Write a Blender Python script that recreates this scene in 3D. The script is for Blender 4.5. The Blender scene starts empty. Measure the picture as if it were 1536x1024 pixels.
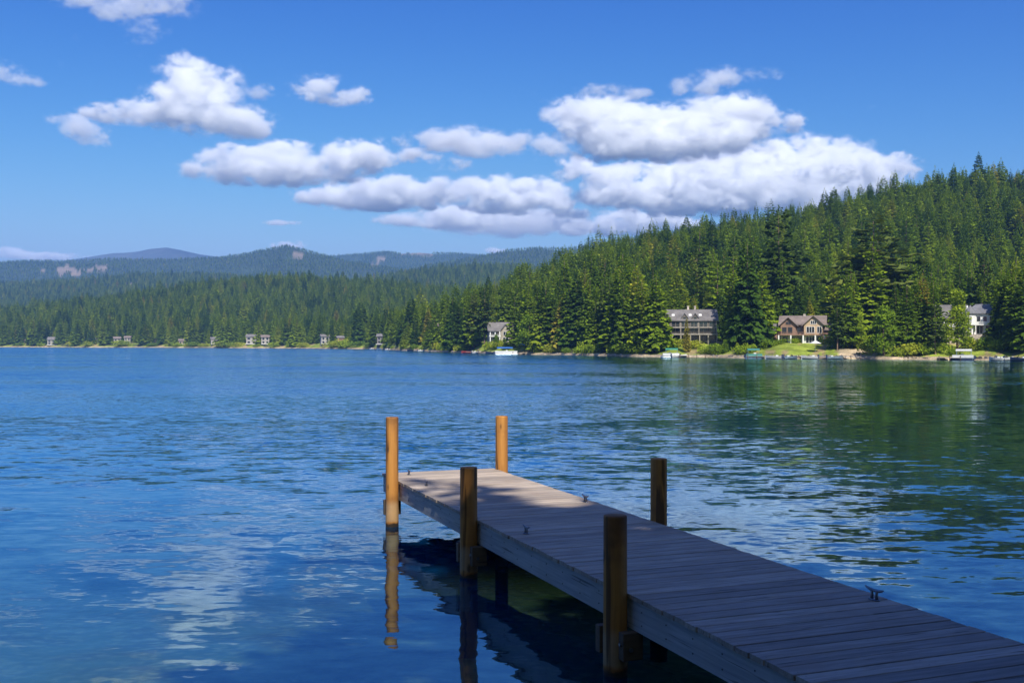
import bpy, math, random
import numpy as np
from math import radians, sin, cos, pi
S = bpy.context.scene
COL = S.collection
rng = np.random.default_rng(7)
random.seed(11)
EYE = 2.78            # eye height above the lake, metres
FPX = 1560.0
HOR = 514.5
SUN_EL, SUN_AZ = 47.0, 13.0      # sun behind the viewer, a little to the right

# ------------------------------------------------------------------ helpers
def link(o, parent=None):
    COL.objects.link(o)
    if parent is not None:
        o.parent = parent
    return o

def tag(o, label=None, cat=None, group=None, kind=None):
    if label: o['label'] = label
    if cat: o['category'] = cat
    if group: o['group'] = group
    if kind: o['kind'] = kind
    return o

def empty(name, loc=(0, 0, 0), rz=0.0):
    o = bpy.data.objects.new(name, None)
    o.empty_display_size = 0.3
    o.location = loc
    o.rotation_euler = (0, 0, rz)
    return link(o)

class MB:
    """collects shapes for ONE mesh object"""
    def __init__(s):
        s.v = []; s.f = []; s.m = []
    def add(s, vs, fs, mi=0):
        b = len(s.v)
        s.v += [tuple(p) for p in vs]
        s.f += [tuple(b + i for i in f) for f in fs]
        s.m += [mi] * len(fs)
        return s
    def box(s, x0, x1, y0, y1, z0, z1, mi=0, M=None):
        vs = [(x, y, z) for z in (z0, z1) for y in (y0, y1) for x in (x0, x1)]
        if M: vs = [M(p) for p in vs]
        return s.add(vs, [(0, 2, 3, 1), (4, 5, 7, 6), (0, 1, 5, 4), (2, 6, 7, 3), (0, 4, 6, 2), (1, 3, 7, 5)], mi)
    def tube(s, pts, rads, n=8, mi=0, caps=True):
        b = len(s.v); P = [np.array(p, float) for p in pts]
        for i, p in enumerate(P):
            d = P[min(i + 1, len(P) - 1)] - P[max(i - 1, 0)]
            d /= max(np.linalg.norm(d), 1e-9)
            a = np.cross(d, (0, 0, 1) if abs(d[2]) < .9 else (1, 0, 0)); a /= np.linalg.norm(a)
            c = np.cross(d, a)
            for k in range(n):
                q = p + rads[i] * (a * cos(2 * pi * k / n) + c * sin(2 * pi * k / n))
                s.v.append(tuple(q))
        for i in range(len(P) - 1):
            for k in range(n):
                k2 = (k + 1) % n
                s.f.append((b + i * n + k, b + i * n + k2, b + (i + 1) * n + k2, b + (i + 1) * n + k)); s.m.append(mi)
        if caps:
            s.f.append(tuple(b + k for k in range(n))[::-1]); s.m.append(mi)
            s.f.append(tuple(b + (len(P) - 1) * n + k for k in range(n))); s.m.append(mi)
        return s
    def prism(s, poly, y0, y1, mi=0, M=None):
        """polygon in x,z swept along y"""
        n = len(poly)
        vs = [(x, y0, z) for x, z in poly] + [(x, y1, z) for x, z in poly]
        if M: vs = [M(p) for p in vs]
        fs = [tuple(range(n)), tuple(range(2 * n - 1, n - 1, -1))] + [(i, i + n, (i + 1) % n + n, (i + 1) % n) for i in range(n)]
        return s.add(vs, fs, mi)
    def mesh(s, name, mats, smooth=False):
        me = bpy.data.meshes.new(name)
        me.from_pydata(s.v, [], s.f)
        mats = mats if isinstance(mats, (list, tuple)) else [mats]
        for m in mats: me.materials.append(m)
        if len(mats) > 1: me.polygons.foreach_set('material_index', s.m)
        if smooth: me.polygons.foreach_set('use_smooth', [True] * len(me.polygons))
        me.update()
        return me
    def build(s, name, mats, parent=None, smooth=False, bevel=0):
        o = bpy.data.objects.new(name, s.mesh(name, mats, smooth))
        link(o, parent)
        if bevel:
            b = o.modifiers.new('edge', 'BEVEL'); b.width = bevel; b.segments = 2; b.limit_method = 'ANGLE'
        return o

def each_box(mb, name, m, parent):
    for i in range(0, len(mb.v), 8):
        q = MB(); q.add(mb.v[i:i + 8], [(0, 2, 3, 1), (4, 5, 7, 6), (0, 1, 5, 4), (2, 6, 7, 3), (0, 4, 6, 2), (1, 3, 7, 5)]); q.build(name, m, parent)

def npmesh(name, V, Fq, mat, smooth=False, attrs=None):
    me = bpy.data.meshes.new(name)
    V = np.asarray(V, np.float32); Fq = np.asarray(Fq, np.int32)
    k = Fq.shape[1]
    me.vertices.add(len(V)); me.vertices.foreach_set('co', V.ravel())
    me.loops.add(Fq.size); me.loops.foreach_set('vertex_index', Fq.ravel())
    me.polygons.add(len(Fq)); me.polygons.foreach_set('loop_start', np.arange(0, Fq.size, k, dtype=np.int32))
    me.update(calc_edges=True)
    if mat: me.materials.append(mat)
    if smooth: me.polygons.foreach_set('use_smooth', np.ones(len(Fq), bool))
    for an, (typ, dom, arr) in (attrs or {}).items():
        a = me.attributes.new(an, typ, dom)
        arr = np.asarray(arr)
        if typ == 'FLOAT': a.data.foreach_set('value', arr.astype(np.float32).ravel())
        elif typ == 'INT': a.data.foreach_set('value', arr.astype(np.int32).ravel())
        elif typ == 'FLOAT_VECTOR': a.data.foreach_set('vector', arr.astype(np.float32).ravel())
        elif typ == 'FLOAT_COLOR': a.data.foreach_set('color', arr.astype(np.float32).ravel())
    return me

# ------------------------------------------------------------------ materials
class NT:
    def __init__(s, tree): s.t = tree; s.n = tree.nodes; s.k = tree.links.new
    def new(s, typ, **kw):
        x = s.n.new(typ)
        for a, b in kw.items(): setattr(x, a, b)
        return x
    def put(s, sock, v):
        if v is None: return
        if hasattr(v, 'links'): s.k(v, sock)
        else: sock.default_value = v
    def math(s, op, a, b=None, c=None):
        x = s.new('ShaderNodeMath', operation=op)
        for i, v in enumerate((a, b, c)): s.put(x.inputs[i], v)
        return x.outputs[0]
    def vm(s, op, a, b=None):
        x = s.new('ShaderNodeVectorMath', operation=op)
        s.put(x.inputs[0], a); s.put(x.inputs[1], b)
        return x.outputs['Value'] if op in ('DOT_PRODUCT', 'LENGTH', 'DISTANCE') else x.outputs[0]
    def noise(s, vec, scale, detail=3, rough=.5, dist=0, col=False):
        x = s.new('ShaderNodeTexNoise'); s.put(x.inputs['Vector'], vec)
        x.inputs['Scale'].default_value = scale; x.inputs['Detail'].default_value = detail
        x.inputs['Roughness'].default_value = rough; x.inputs['Distortion'].default_value = dist
        return x.outputs[1 if col else 0]
    def ramp(s, fac, stops):
        x = s.new('ShaderNodeValToRGB'); s.put(x.inputs[0], fac)
        e = x.color_ramp.elements
        while len(e) < len(stops): e.new(.5)
        for i, (p, c) in enumerate(stops): e[i].position = p; e[i].color = (*c, 1)
        return x.outputs[0]
    def mix(s, fac, a, b, mode='MIX'):
        x = s.new('ShaderNodeMix', data_type='RGBA', blend_type=mode)
        s.put(x.inputs[0], fac)
        for i, v in ((6, a), (7, b)):
            if isinstance(v, tuple) and len(v) == 3: v = (*v, 1)
            s.put(x.inputs[i], v)
        return x.outputs[2]
    def scale(s, vec, sc):
        x = s.new('ShaderNodeMapping'); s.put(x.inputs[0], vec); x.inputs['Scale'].default_value = sc
        return x.outputs[0]
    def maprange(s, v, a, b, c=0., d=1., smooth=True):
        x = s.new('ShaderNodeMapRange'); s.put(x.inputs[0], v)
        if smooth: x.interpolation_type = 'SMOOTHSTEP'
        for i, q in zip((1, 2, 3, 4), (a, b, c, d)): s.put(x.inputs[i], q)
        return x.outputs[0]

def mat(name):
    m = bpy.data.materials.new(name); m.use_nodes = True
    nt = NT(m.node_tree)
    p = nt.n['Principled BSDF']
    return m, nt, p

def plain(name, col, rough=.6, metal=0., var=.25, scale=3., bump=0.):
    m, t, p = mat(name)
    co = t.new('ShaderNodeTexCoord').outputs['Object']
    nz = t.noise(co, scale, 4, .6)
    c = t.mix(t.maprange(nz, .3, .7), tuple(x * (1 - var) for x in col), tuple(min(1, x * (1 + var)) for x in col))
    t.k(c, p.inputs['Base Color'])
    p.inputs['Roughness'].default_value = rough; p.inputs['Metallic'].default_value = metal
    if bump:
        b = t.new('ShaderNodeBump'); b.inputs['Strength'].default_value = bump; b.inputs['Distance'].default_value = .02
        t.k(t.noise(co, scale * 6, 4, .6), b.inputs['Height']); t.k(b.outputs[0], p.inputs['Normal'])
    return m

def foliage_mat(name, stops, transl=.25):
    m, t, p = mat(name)
    t.n.remove(p)
    oi = t.new('ShaderNodeObjectInfo').outputs['Random']
    base = t.ramp(oi, stops)
    co = t.new('ShaderNodeTexCoord').outputs['Object']
    isl = t.new('ShaderNodeNewGeometry').outputs['Random Per Island']
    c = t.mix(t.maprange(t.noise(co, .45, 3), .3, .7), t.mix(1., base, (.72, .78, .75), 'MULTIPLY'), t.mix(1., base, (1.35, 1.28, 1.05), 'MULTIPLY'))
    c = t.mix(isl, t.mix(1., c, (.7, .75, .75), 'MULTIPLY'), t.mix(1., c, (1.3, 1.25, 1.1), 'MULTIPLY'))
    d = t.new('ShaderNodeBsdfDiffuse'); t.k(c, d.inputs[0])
    tr = t.new('ShaderNodeBsdfTranslucent'); t.k(t.mix(1., c, (1.1, 1.2, .5), 'MULTIPLY'), tr.inputs[0])
    mx = t.new('ShaderNodeMixShader'); mx.inputs[0].default_value = transl
    t.k(d.outputs[0], mx.inputs[1]); t.k(tr.outputs[0], mx.inputs[2])
    t.k(mx.outputs[0], t.n['Material Output'].inputs[0])
    return m

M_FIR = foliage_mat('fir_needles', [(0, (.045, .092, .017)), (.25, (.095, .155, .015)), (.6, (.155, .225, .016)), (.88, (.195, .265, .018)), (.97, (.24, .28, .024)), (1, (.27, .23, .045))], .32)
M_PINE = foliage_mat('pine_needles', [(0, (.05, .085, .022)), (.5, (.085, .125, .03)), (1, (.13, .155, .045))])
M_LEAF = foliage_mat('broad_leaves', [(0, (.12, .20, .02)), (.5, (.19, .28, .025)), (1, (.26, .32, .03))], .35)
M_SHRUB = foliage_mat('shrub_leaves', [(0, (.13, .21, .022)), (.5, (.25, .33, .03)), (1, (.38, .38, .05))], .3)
M_BARK = plain('bark', (.13, .085, .055), .9, var=.5, scale=4, bump=.6)
M_BARK_RED = plain('pine_bark', (.19, .125, .085), .9, var=.45, scale=4, bump=.6)

def wood_mat(name, c1, c2, c3, grain_axis, rough=.7, island=True, wet=None, spec=.3):
    """weathered timber; grain_axis: object-space scale that stretches the grain"""
    m, t, p = mat(name)
    co = t.new('ShaderNodeTexCoord').outputs['Object']
    g = t.noise(t.scale(co, grain_axis), 14, 5, .65, .4)
    big = t.noise(co, 1.6, 4, .6)
    c = t.mix(t.maprange(g, .32, .68), c1, c2)
    c = t.mix(t.maprange(big, .45, .75), c, c3)
    streak = t.noise(t.scale(co, tuple(.6 * a for a in grain_axis)), 30, 2, .5)
    c = t.mix(t.maprange(streak, .64, .72), c, t.mix(1., c, (.42, .4, .38), 'MULTIPLY'))
    if island:
        isl = t.new('ShaderNodeNewGeometry').outputs['Random Per Island']
        c = t.mix(isl, t.mix(1., c, (.72, .72, .73), 'MULTIPLY'), t.mix(1., c, (1.2, 1.18, 1.14), 'MULTIPLY'))
    if wet is not None:
        z = t.new('ShaderNodeSeparateXYZ'); gp = t.new('ShaderNodeNewGeometry').outputs['Position']; t.k(gp, z.inputs[0])
        zz = t.math('ADD', z.outputs[2], t.math('MULTIPLY', t.math('SUBTRACT', t.noise(co, 9, 3), .5), .10))
        pale = t.math('MULTIPLY', t.maprange(zz, .30, .42, 1., 0.), t.maprange(zz, .06, .10))
        c = t.mix(t.math('MULTIPLY', pale, .45), c, (.42, .34, .22))
        c = t.mix(t.maprange(zz, .03, .075, 1., 0.), c, (.035, .025, .018))
        kn = t.new('ShaderNodeTexVoronoi'); t.k(t.scale(co, (1, 1, .45)), kn.inputs['Vector']); kn.inputs['Scale'].default_value = 5.5
        c = t.mix(t.maprange(kn.outputs['Distance'], .07, .2, .85, 0.), c, (.06, .035, .02))
        cr = t.noise(t.scale(co, (1, 1, .06)), 7, 3, .6, .6)
        c = t.mix(t.maprange(cr, .58, .64, 0., .8), c, (.07, .04, .022))
    t.k(c, p.inputs['Base Color']); p.inputs['Roughness'].default_value = rough; p.inputs['Specular IOR Level'].default_value = spec
    b = t.new('ShaderNodeBump'); b.inputs['Strength'].default_value = .35; b.inputs['Distance'].default_value = .006
    t.k(g, b.inputs['Height']); t.k(b.outputs[0], p.inputs['Normal'])
    return m

M_DECK = wood_mat('weathered_deck_boards', (.28, .23, .18), (.43, .365, .30), (.32, .255, .20), (.12, 1.6, 1))
M_FASCIA = wood_mat('weathered_fascia', (.30, .30, .29), (.46, .46, .43), (.37, .35, .31), (.3, .06, 2.2), island=False)
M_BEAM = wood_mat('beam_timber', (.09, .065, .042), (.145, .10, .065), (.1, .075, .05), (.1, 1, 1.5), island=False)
M_POST = wood_mat('treated_post', (.33, .140, .034), (.46, .215, .050), (.17, .075, .025), (1, 1, .05), island=False, wet=True)
M_METAL = plain('galvanised_metal', (.22, .225, .24), .45, .9, .25, 20)
M_SCREW = plain('rusty_screw', (.07, .06, .055), .5, .6, .3, 20)

def attr_ground(name):
    m, t, p = mat(name)
    a = t.new('ShaderNodeAttribute', attribute_name='surf').outputs['Color']
    gp = t.new('ShaderNodeNewGeometry').outputs['Position']
    n1 = t.noise(gp, .35, 5, .65); n2 = t.noise(gp, 3., 4, .6); n3 = t.noise(gp, .02, 5, .6)
    c = t.mix(t.maprange(n1, .3, .7), t.mix(1., a, (.6, .62, .6), 'MULTIPLY'), t.mix(1., a, (1.35, 1.3, 1.2), 'MULTIPLY'))
    c = t.mix(t.maprange(n2, .3, .7), t.mix(1., c, (.75, .75, .75), 'MULTIPLY'), t.mix(1., c, (1.2, 1.2, 1.2), 'MULTIPLY'))
    c = t.mix(t.maprange(n3, .3, .7), t.mix(1., c, (.75, .78, .8), 'MULTIPLY'), t.mix(1., c, (1.25, 1.2, 1.15), 'MULTIPLY'))
    t.k(c, p.inputs['Base Color']); p.inputs['Roughness'].default_value = .95; p.inputs['Specular IOR Level'].default_value = .1
    b = t.new('ShaderNodeBump'); b.inputs['Strength'].default_value = .5; b.inputs['Distance'].default_value = .3
    t.k(n2, b.inputs['Height']); t.k(b.outputs[0], p.inputs['Normal'])
    return m
M_TERRAIN = attr_ground('shore_terrain')

# ------------------------------------------------------------------ terrain
def itp(px, xs, ys): return np.interp(px, xs, ys)
SHX = [-500, 0, 300, 560, 600, 680, 760, 860, 1000, 1200, 1350, 1536, 1800, 2200]
SHZ = [760, 712, 620, 474, 377, 300, 262, 234, 203, 184, 176, 163, 152, 150]
def shoreZ(px):
    return itp(px, SHX, SHZ) + 2.0 * np.sin(px * .031) + 1.2 * np.sin(px * .083 + 1)
def vnoise(x, y, seed=0):
    x = np.asarray(x, float); y = np.asarray(y, float)
    xi = np.floor(x).astype(np.int64); yi = np.floor(y).astype(np.int64); fx = x - xi; fy = y - yi
    fx = fx * fx * (3 - 2 * fx); fy = fy * fy * (3 - 2 * fy)
    def h(a, b):
        n = (a * 374761393 + b * 668265263 + seed * 982451653) & 0xffffffff
        n = ((n ^ (n >> 13)) * 1274126177) & 0xffffffff
        return ((n ^ (n >> 16)) & 0xffff) / 65535.0
    return (h(xi, yi) * (1 - fx) + h(xi + 1, yi) * fx) * (1 - fy) + (h(xi, yi + 1) * (1 - fx) + h(xi + 1, yi + 1) * fx) * fy
def fbm(x, y, seed=0, n=4):
    return sum(vnoise(x * 2 ** i, y * 2 ** i, seed + i) * .5 ** i for i in range(n)) / (2 - 2 ** (1 - n)) - .5

# ridges: picture column -> distance, skyline height of the tree tops, tree height, start, back slope
RIDGES = {
 'near':  dict(x=[480, 560, 600, 640, 700, 760, 830, 880, 950, 1000, 1100, 1200, 1300, 1370, 1450, 1536, 1800, 2200],
               y=[514, 511, 492, 474, 446, 416, 392, 372, 351, 341, 323, 307, 285, 268, 257, 256, 235, 230],
               d=[470, 460, 430, 420, 420, 420, 424, 428, 430, 432, 436, 440, 446, 450, 455, 460, 470, 470], th=13, front=190),
 'mid':   dict(x=[-500, 0, 60, 150, 220, 300, 400, 450, 520, 600, 680, 760, 840, 1000, 2200],
               y=[462, 459, 454, 443, 432, 421, 411, 411, 416, 421, 427, 440, 470, 505, 510],
               d=[1000, 1000, 1000, 1020, 1050, 1080, 1100, 1100, 1100, 1080, 1060, 1040, 1000, 900, 800], th=12, front=430),
 'blue':  dict(x=[-500, 380, 500, 560, 640, 700, 760, 800, 860, 1000, 2200],
               y=[500, 470, 424, 411, 400, 394, 393, 396, 400, 430, 480],
               d=[1800] * 11, th=10, front=650),
 'low':   dict(x=[-500, 0, 100, 200, 300, 420, 560, 700, 2200],
               y=[421, 424, 419, 410, 408, 418, 430, 450, 500],
               d=[2100] * 9, th=8, front=900),
 'farA':  dict(x=[-500, 0, 40, 110, 160, 200, 260, 330, 370, 400, 430, 455, 490, 520, 570, 640, 800, 2200],
               y=[392, 391, 389, 389, 386, 387, 387, 384, 378, 372, 366, 372, 382, 390, 397, 408, 440, 480],
               d=[3200] * 10 + [3000] * 8, th=5, front=1000),
 'farC':  dict(x=[-500, 560, 640, 700, 730, 760, 800, 850, 890, 930, 1100, 2200],
               y=[490, 420, 396, 386, 380, 373, 370, 371, 364, 356, 330, 300],
               d=[3000] * 12, th=5, front=1000),
 'farB':  dict(x=[-500, 300, 420, 500, 540, 580, 600, 640, 690, 730, 800, 2200],
               y=[470, 420, 392, 382, 379, 376, 378, 377, 378, 381, 386, 420],
               d=[4200] * 12, th=5, front=1200),
 'peak':  dict(x=[-500, 60, 130, 170, 205, 225, 250, 270, 300, 340, 420, 2200],
               y=[420, 396, 386, 379, 376, 372, 370, 374, 381, 387, 400, 460],
               d=[5800] * 12, th=0, front=1500),
}
def terrain(px, Z):
    px = np.asarray(px, float); Z = np.asarray(Z, float)
    r = Z - shoreZ(px)
    bank = np.interp(r, [-60, -20, -3, -.4, .1, .6, 2.5, 8, 14, 30], [-9, -6, -1.0, -.25, .15, .42, .62, 1.7, 2.7, 3.2])
    X = (px - 768) * Z / FPX
    best = np.zeros_like(Z); which = np.full(Z.shape, -1)
    for i, (k, q) in enumerate(RIDGES.items()):
        D = itp(px, q['x'], q['d'])
        Hh = np.maximum((HOR - itp(px, q['x'], q['y'])) * D / FPX + EYE - q['th'] - 3.2, 0)
        st = np.maximum(D - q['front'], shoreZ(px) + 22)
        s = np.clip((Z - st) / np.maximum(D - st, 1), 0, 1)
        w = s * (.75 + .25 * s) if k == 'near' else s ** .85
        back = np.clip(1 - (Z - D) / (1.1 * q['front']), 0, 1)
        w = np.where(Z > D, back * back * (3 - 2 * back), w)
        amp = .10 if k == 'near' else .16
        hh = Hh * w * (1 + amp * 2 * fbm(X / (.06 * D), Z / (.09 * D), i) * (1 - np.clip(s, 0, 1) ** 6))
        which = np.where(hh > best, i, which); best = np.maximum(best, hh)
    return bank + best, which

def ground_z(px, Z): return float(terrain(np.array([px]), np.array([Z]))[0][0])

LAWNS = [(722, 778, 24), (984, 1082, 17), (1160, 1300, 20), (1385, 1500, 16)]
def build_terrain():
    px = np.concatenate([np.arange(-420, 0, 20), np.arange(0, 960, 3), np.arange(960, 1540, 5), np.arange(1540, 2100, 20)]).astype(float)
    rr = np.concatenate([[-60, -25, -8, -3, -1.2, -.4, .1, .6, 1.4, 2.5, 4, 6, 8, 11, 14, 18, 22], np.arange(27, 120, 6), np.arange(120, 330, 12),
                         np.arange(330, 900, 22), np.arange(900, 2200, 45), np.arange(2200, 5200, 75), np.arange(5200, 7000, 160)])
    P, R = np.meshgrid(px, rr)
    Z = shoreZ(P) + R
    h, wh = terrain(P, Z)
    X = (P - 768) * Z / FPX
    V = np.stack([X, Z, h], -1).reshape(-1, 3)
    nx, nr = len(px), len(rr)
    i = np.arange(nr - 1)[:, None] * nx + np.arange(nx - 1)[None]
    Fq = np.stack([i, i + 1, i + 1 + nx, i + nx], -1).reshape(-1, 4)
    # what the ground is made of
    C = np.zeros(P.shape + (4,)); C[..., 3] = 1
    forest = np.array([.045, .05, .025]); sand = np.array([.46, .37, .26]); grass = np.array([.23, .29, .045]); dry = np.array([.27, .22, .11])
    rock = np.array([.33, .25, .215]); fargreen = np.array([.035, .055, .03]); scrub = np.array([.055, .06, .06])
    C[..., :3] = forest
    C[..., :3] = np.where((Z > 1500)[..., None], fargreen, C[..., :3])
    edge = (R < 1.5 + 2 * fbm(P / 13., R * 0, 3))
    C[..., :3] = np.where((R < 22)[..., None] & (fbm(P / 16., R / 6, 9) > -.08)[..., None], np.where((fbm(P / 9., R / 5, 5) > .09)[..., None], dry, grass * .9), C[..., :3])
    for a, b, d in LAWNS:
        on = (P > a) & (P < b) & (R < d + 3)
        C[..., :3] = np.where(on[..., None], np.where((fbm(P / 12., R / 5, 8) > .12)[..., None], dry, grass), C[..., :3])
    path = (P > 1255) & (P < 1296) & (R < 14) & (R > 1)
    C[..., :3] = np.where(path[..., None], sand * .95, C[..., :3])
    C[..., :3] = np.where(edge[..., None], sand * (.8 + .5 * fbm(P / 5., R, 2))[..., None], C[..., :3])
    C[..., :3] = np.where((R < -.2)[..., None], sand * .4, C[..., :3])
    rm = ROCKY(P, Z)
    C[..., :3] = C[..., :3] * (1 - rm[..., None]) + rock * rm[..., None]
    pk = (wh == list(RIDGES).index('peak'))
    C[..., :3] = np.where(pk[..., None], scrub * (1 + 1.2 * fbm(X / 300., Z / 300., 4))[..., None], C[..., :3])
    me = npmesh('terrain', V, Fq, M_TERRAIN, True, {'surf': ('FLOAT_COLOR', 'POINT', C.reshape(-1, 4))})
    tag(link(bpy.data.objects.new('terrain', me)), 'wooded lake shore rising to forested hills and blue mountains', None, None, 'structure')

def ROCKY(P, Z):
    """bare cliffs and rock slides on the far hills"""
    _, wh = terrain(P, Z)
    h, _ = terrain(P, Z)
    py = HOR - (h - EYE) * FPX / Z
    n = vnoise(P / 7., py / 12., 21); n2 = vnoise(P / 3.4, py / 9., 22)
    m = np.zeros_like(Z)
    def patch(cx, cy, rx, ry, th):
        nonlocal m
        e = 1 - ((P - cx) / rx) ** 2 - ((py - cy) / ry) ** 2
        m = np.maximum(m, ((e * 1.2 + (n - .5) * 1.3 + (n2 - .5) * 1.7) > th) * (Z > 1600) * 1.)
    patch(98, 407, 52, 9, .75); patch(150, 402, 16, 6, .8); patch(205, 428, 22, 5, .95); patch(452, 384, 16, 6, .8)
    patch(572, 388, 24, 6, 1.0); patch(628, 379, 32, 4, .45); patch(560, 396, 16, 4, .75); patch(205, 380, 25, 6, .7); patch(285, 377, 14, 4, .75)
    return m * .6
build_terrain()

# near bank and lake bed: one sheet that dips under the water
def near_ground():
    m, t, p = mat('lake_bed')
    gp = t.new('ShaderNodeNewGeometry').outputs['Position']
    z = t.new('ShaderNodeSeparateXYZ'); t.k(gp, z.inputs[0])
    st = t.new('ShaderNodeTexVoronoi'); t.k(t.vm('ADD', gp, t.vm('MULTIPLY', t.noise(gp, 3, 3, .6, 0, True), (.3, .3, .3))), st.inputs['Vector']); st.inputs['Scale'].default_value = 4.2
    c = t.mix(t.maprange(st.outputs['Distance'], .15, .55), (.36, .32, .18), (.12, .12, .055))
    c = t.mix(t.maprange(t.noise(gp, .7, 5, .65), .4, .62), c, (.13, .16, .05))
    c = t.mix(t.maprange(t.noise(gp, 6, 4, .6), .45, .7, 0., .6), c, (.36, .31, .14))
    dry = t.mix(t.maprange(t.noise(gp, 1.2, 4), .4, .6), (.2, .16, .1), (.1, .12, .04))
    c = t.mix(t.maprange(z.outputs[2], .05, .35), c, dry)
    t.k(c, p.inputs['Base Color']); p.inputs['Roughness'].default_value = .9
    ys = np.concatenate([np.arange(-120, -10, 10), np.arange(-10, 30, 1.), np.arange(30, 75, 5)]); xs = np.concatenate([np.arange(-160, -30, 10), np.arange(-30, 30, 1.), np.arange(30, 170, 10)])
    X, Y = np.meshgrid(xs, ys)
    h = np.interp(Y, [-120, -20, -5, 0, 2, 3.5, 8, 12, 16, 24, 40, 70], [10, 2.6, 1.3, .95, .35, -.02, -.55, -.95, -1.5, -2.6, -4.5, -8]) + .22 * fbm(X / 1.7, Y / 1.7, 31) + .3 * fbm(X / 6, Y / 6, 33)
    nx = len(xs); i = np.arange(len(ys) - 1)[:, None] * nx + np.arange(nx - 1)[None]
    me = npmesh('ground', np.stack([X, Y, h], -1).reshape(-1, 3), np.stack([i, i + 1, i + 1 + nx, i + nx], -1).reshape(-1, 4), m, True)
    tag(link(bpy.data.objects.new('ground', me)), 'sandy bank and shallow stony lake bed', None, None, 'structure')
near_ground()

# ------------------------------------------------------------------ water
def water():
    m, t, p = mat('lake_water'); t.n.remove(p)
    gp = t.new('ShaderNodeNewGeometry').outputs['Position']
    xyz = t.new('ShaderNodeSeparateXYZ'); t.k(gp, xyz.inputs[0])
    dist = t.vm('LENGTH', gp)
    def slope(scale, stretch, amp, detail=2, rough=.5):
        c = t.noise(t.scale(gp, (stretch, 1, 1)), scale, detail, rough, 0, True)
        v = t.vm('SUBTRACT', c, (.5, .5, .5))
        sc = t.new('ShaderNodeVectorMath', operation='SCALE'); t.k(v, sc.inputs[0]); t.put(sc.inputs['Scale'], amp)
        return sc.outputs[0]
    gust = t.maprange(t.noise(t.scale(gp, (.5, 1.2, 1)), .05, 3, .55), .36, .64)
    calm = t.maprange(dist, 8., 28., .40, 1.)
    g2 = t.math('MULTIPLY', t.math('ADD', t.math('MULTIPLY', gust, .75), .35), calm)
    a = slope(2.3, .4, t.math('MULTIPLY', g2, .42), 4, .55)
    b = slope(8., .45, t.math('MULTIPLY', g2, .26), 2)
    c = slope(.35, .5, t.math('MULTIPLY', t.maprange(dist, 10., 40., .4, .6), .08), 1)
    sm = t.vm('ADD', t.vm('ADD', a, b), c)
    flat = t.vm('MULTIPLY', sm, (.5, 1.1, 0))
    lee_reflect = t.maprange(t.math('SUBTRACT', xyz.outputs[0], t.math('MULTIPLY', xyz.outputs[1], .06)), -2.5, 10., 1., 0.)   # the wooded shore shelters its side of the lake; also masks the painted reflection
    lee_reflect = t.math('MAXIMUM', lee_reflect, t.maprange(xyz.outputs[1], 12., 21., 1., 0.))
    far = t.math('MULTIPLY', t.maprange(dist, 20., 110., 1., 2.6), t.maprange(dist, 120., 400., 1., 1.5))
    far = t.math('MULTIPLY', far, t.math('ADD', t.math('MULTIPLY', lee_reflect, .55), .45))
    fs = t.new('ShaderNodeVectorMath', operation='SCALE'); t.k(flat, fs.inputs[0]); t.k(far, fs.inputs['Scale']); flat = fs.outputs[0]
    # facets turned away from the eye are hidden by the crests in front of them
    inc = t.new('ShaderNodeNewGeometry').outputs['Incoming']
    facing = t.math('SIGN', t.math('SUBTRACT', t.vm('DOT_PRODUCT', t.vm('ADD', flat, (0, 0, 1)), inc), t.math('ADD', .004, t.math('MULTIPLY', lee_reflect, .035))))
    fs2 = t.new('ShaderNodeVectorMath', operation='SCALE'); t.k(flat, fs2.inputs[0]); t.k(facing, fs2.inputs['Scale'])
    nrm = t.vm('NORMALIZE', t.vm('ADD', fs2.outputs[0], (0, 0, 1)))
    fr = t.new('ShaderNodeFresnel'); bk = t.new('ShaderNodeNewGeometry').outputs['Backfacing']; t.k(t.maprange(bk, 0., 1., 1.5, 1 / 1.5, False), fr.inputs['IOR']); t.k(nrm, fr.inputs['Normal'])
    gl = t.new('ShaderNodeBsdfGlossy'); gl.inputs['Roughness'].default_value = .025; t.k(nrm, gl.inputs['Normal'])
    gl.inputs['Color'].default_value = (.62, .87, 1, 1)
    tr = t.new('ShaderNodeBsdfTransparent'); tr.inputs[0].default_value = (.58, .84, .78, 1)
    df = t.new('ShaderNodeBsdfDiffuse'); t.k(t.mix(lee_reflect, (.006, .022, .022), (.001, .055, .175)), df.inputs[0])  # dark green painted into the body colour where the wood's reflection falls
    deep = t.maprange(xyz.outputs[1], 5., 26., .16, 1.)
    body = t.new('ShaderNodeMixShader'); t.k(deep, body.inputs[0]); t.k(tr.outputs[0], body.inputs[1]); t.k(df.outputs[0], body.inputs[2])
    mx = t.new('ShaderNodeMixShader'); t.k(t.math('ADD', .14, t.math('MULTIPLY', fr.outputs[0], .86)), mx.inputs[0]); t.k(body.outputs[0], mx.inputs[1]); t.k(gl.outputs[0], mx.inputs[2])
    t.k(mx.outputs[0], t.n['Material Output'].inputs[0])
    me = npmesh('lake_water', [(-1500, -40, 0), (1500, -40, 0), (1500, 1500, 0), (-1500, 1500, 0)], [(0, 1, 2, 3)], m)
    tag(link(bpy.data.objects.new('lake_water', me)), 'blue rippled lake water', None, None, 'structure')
water()

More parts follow.
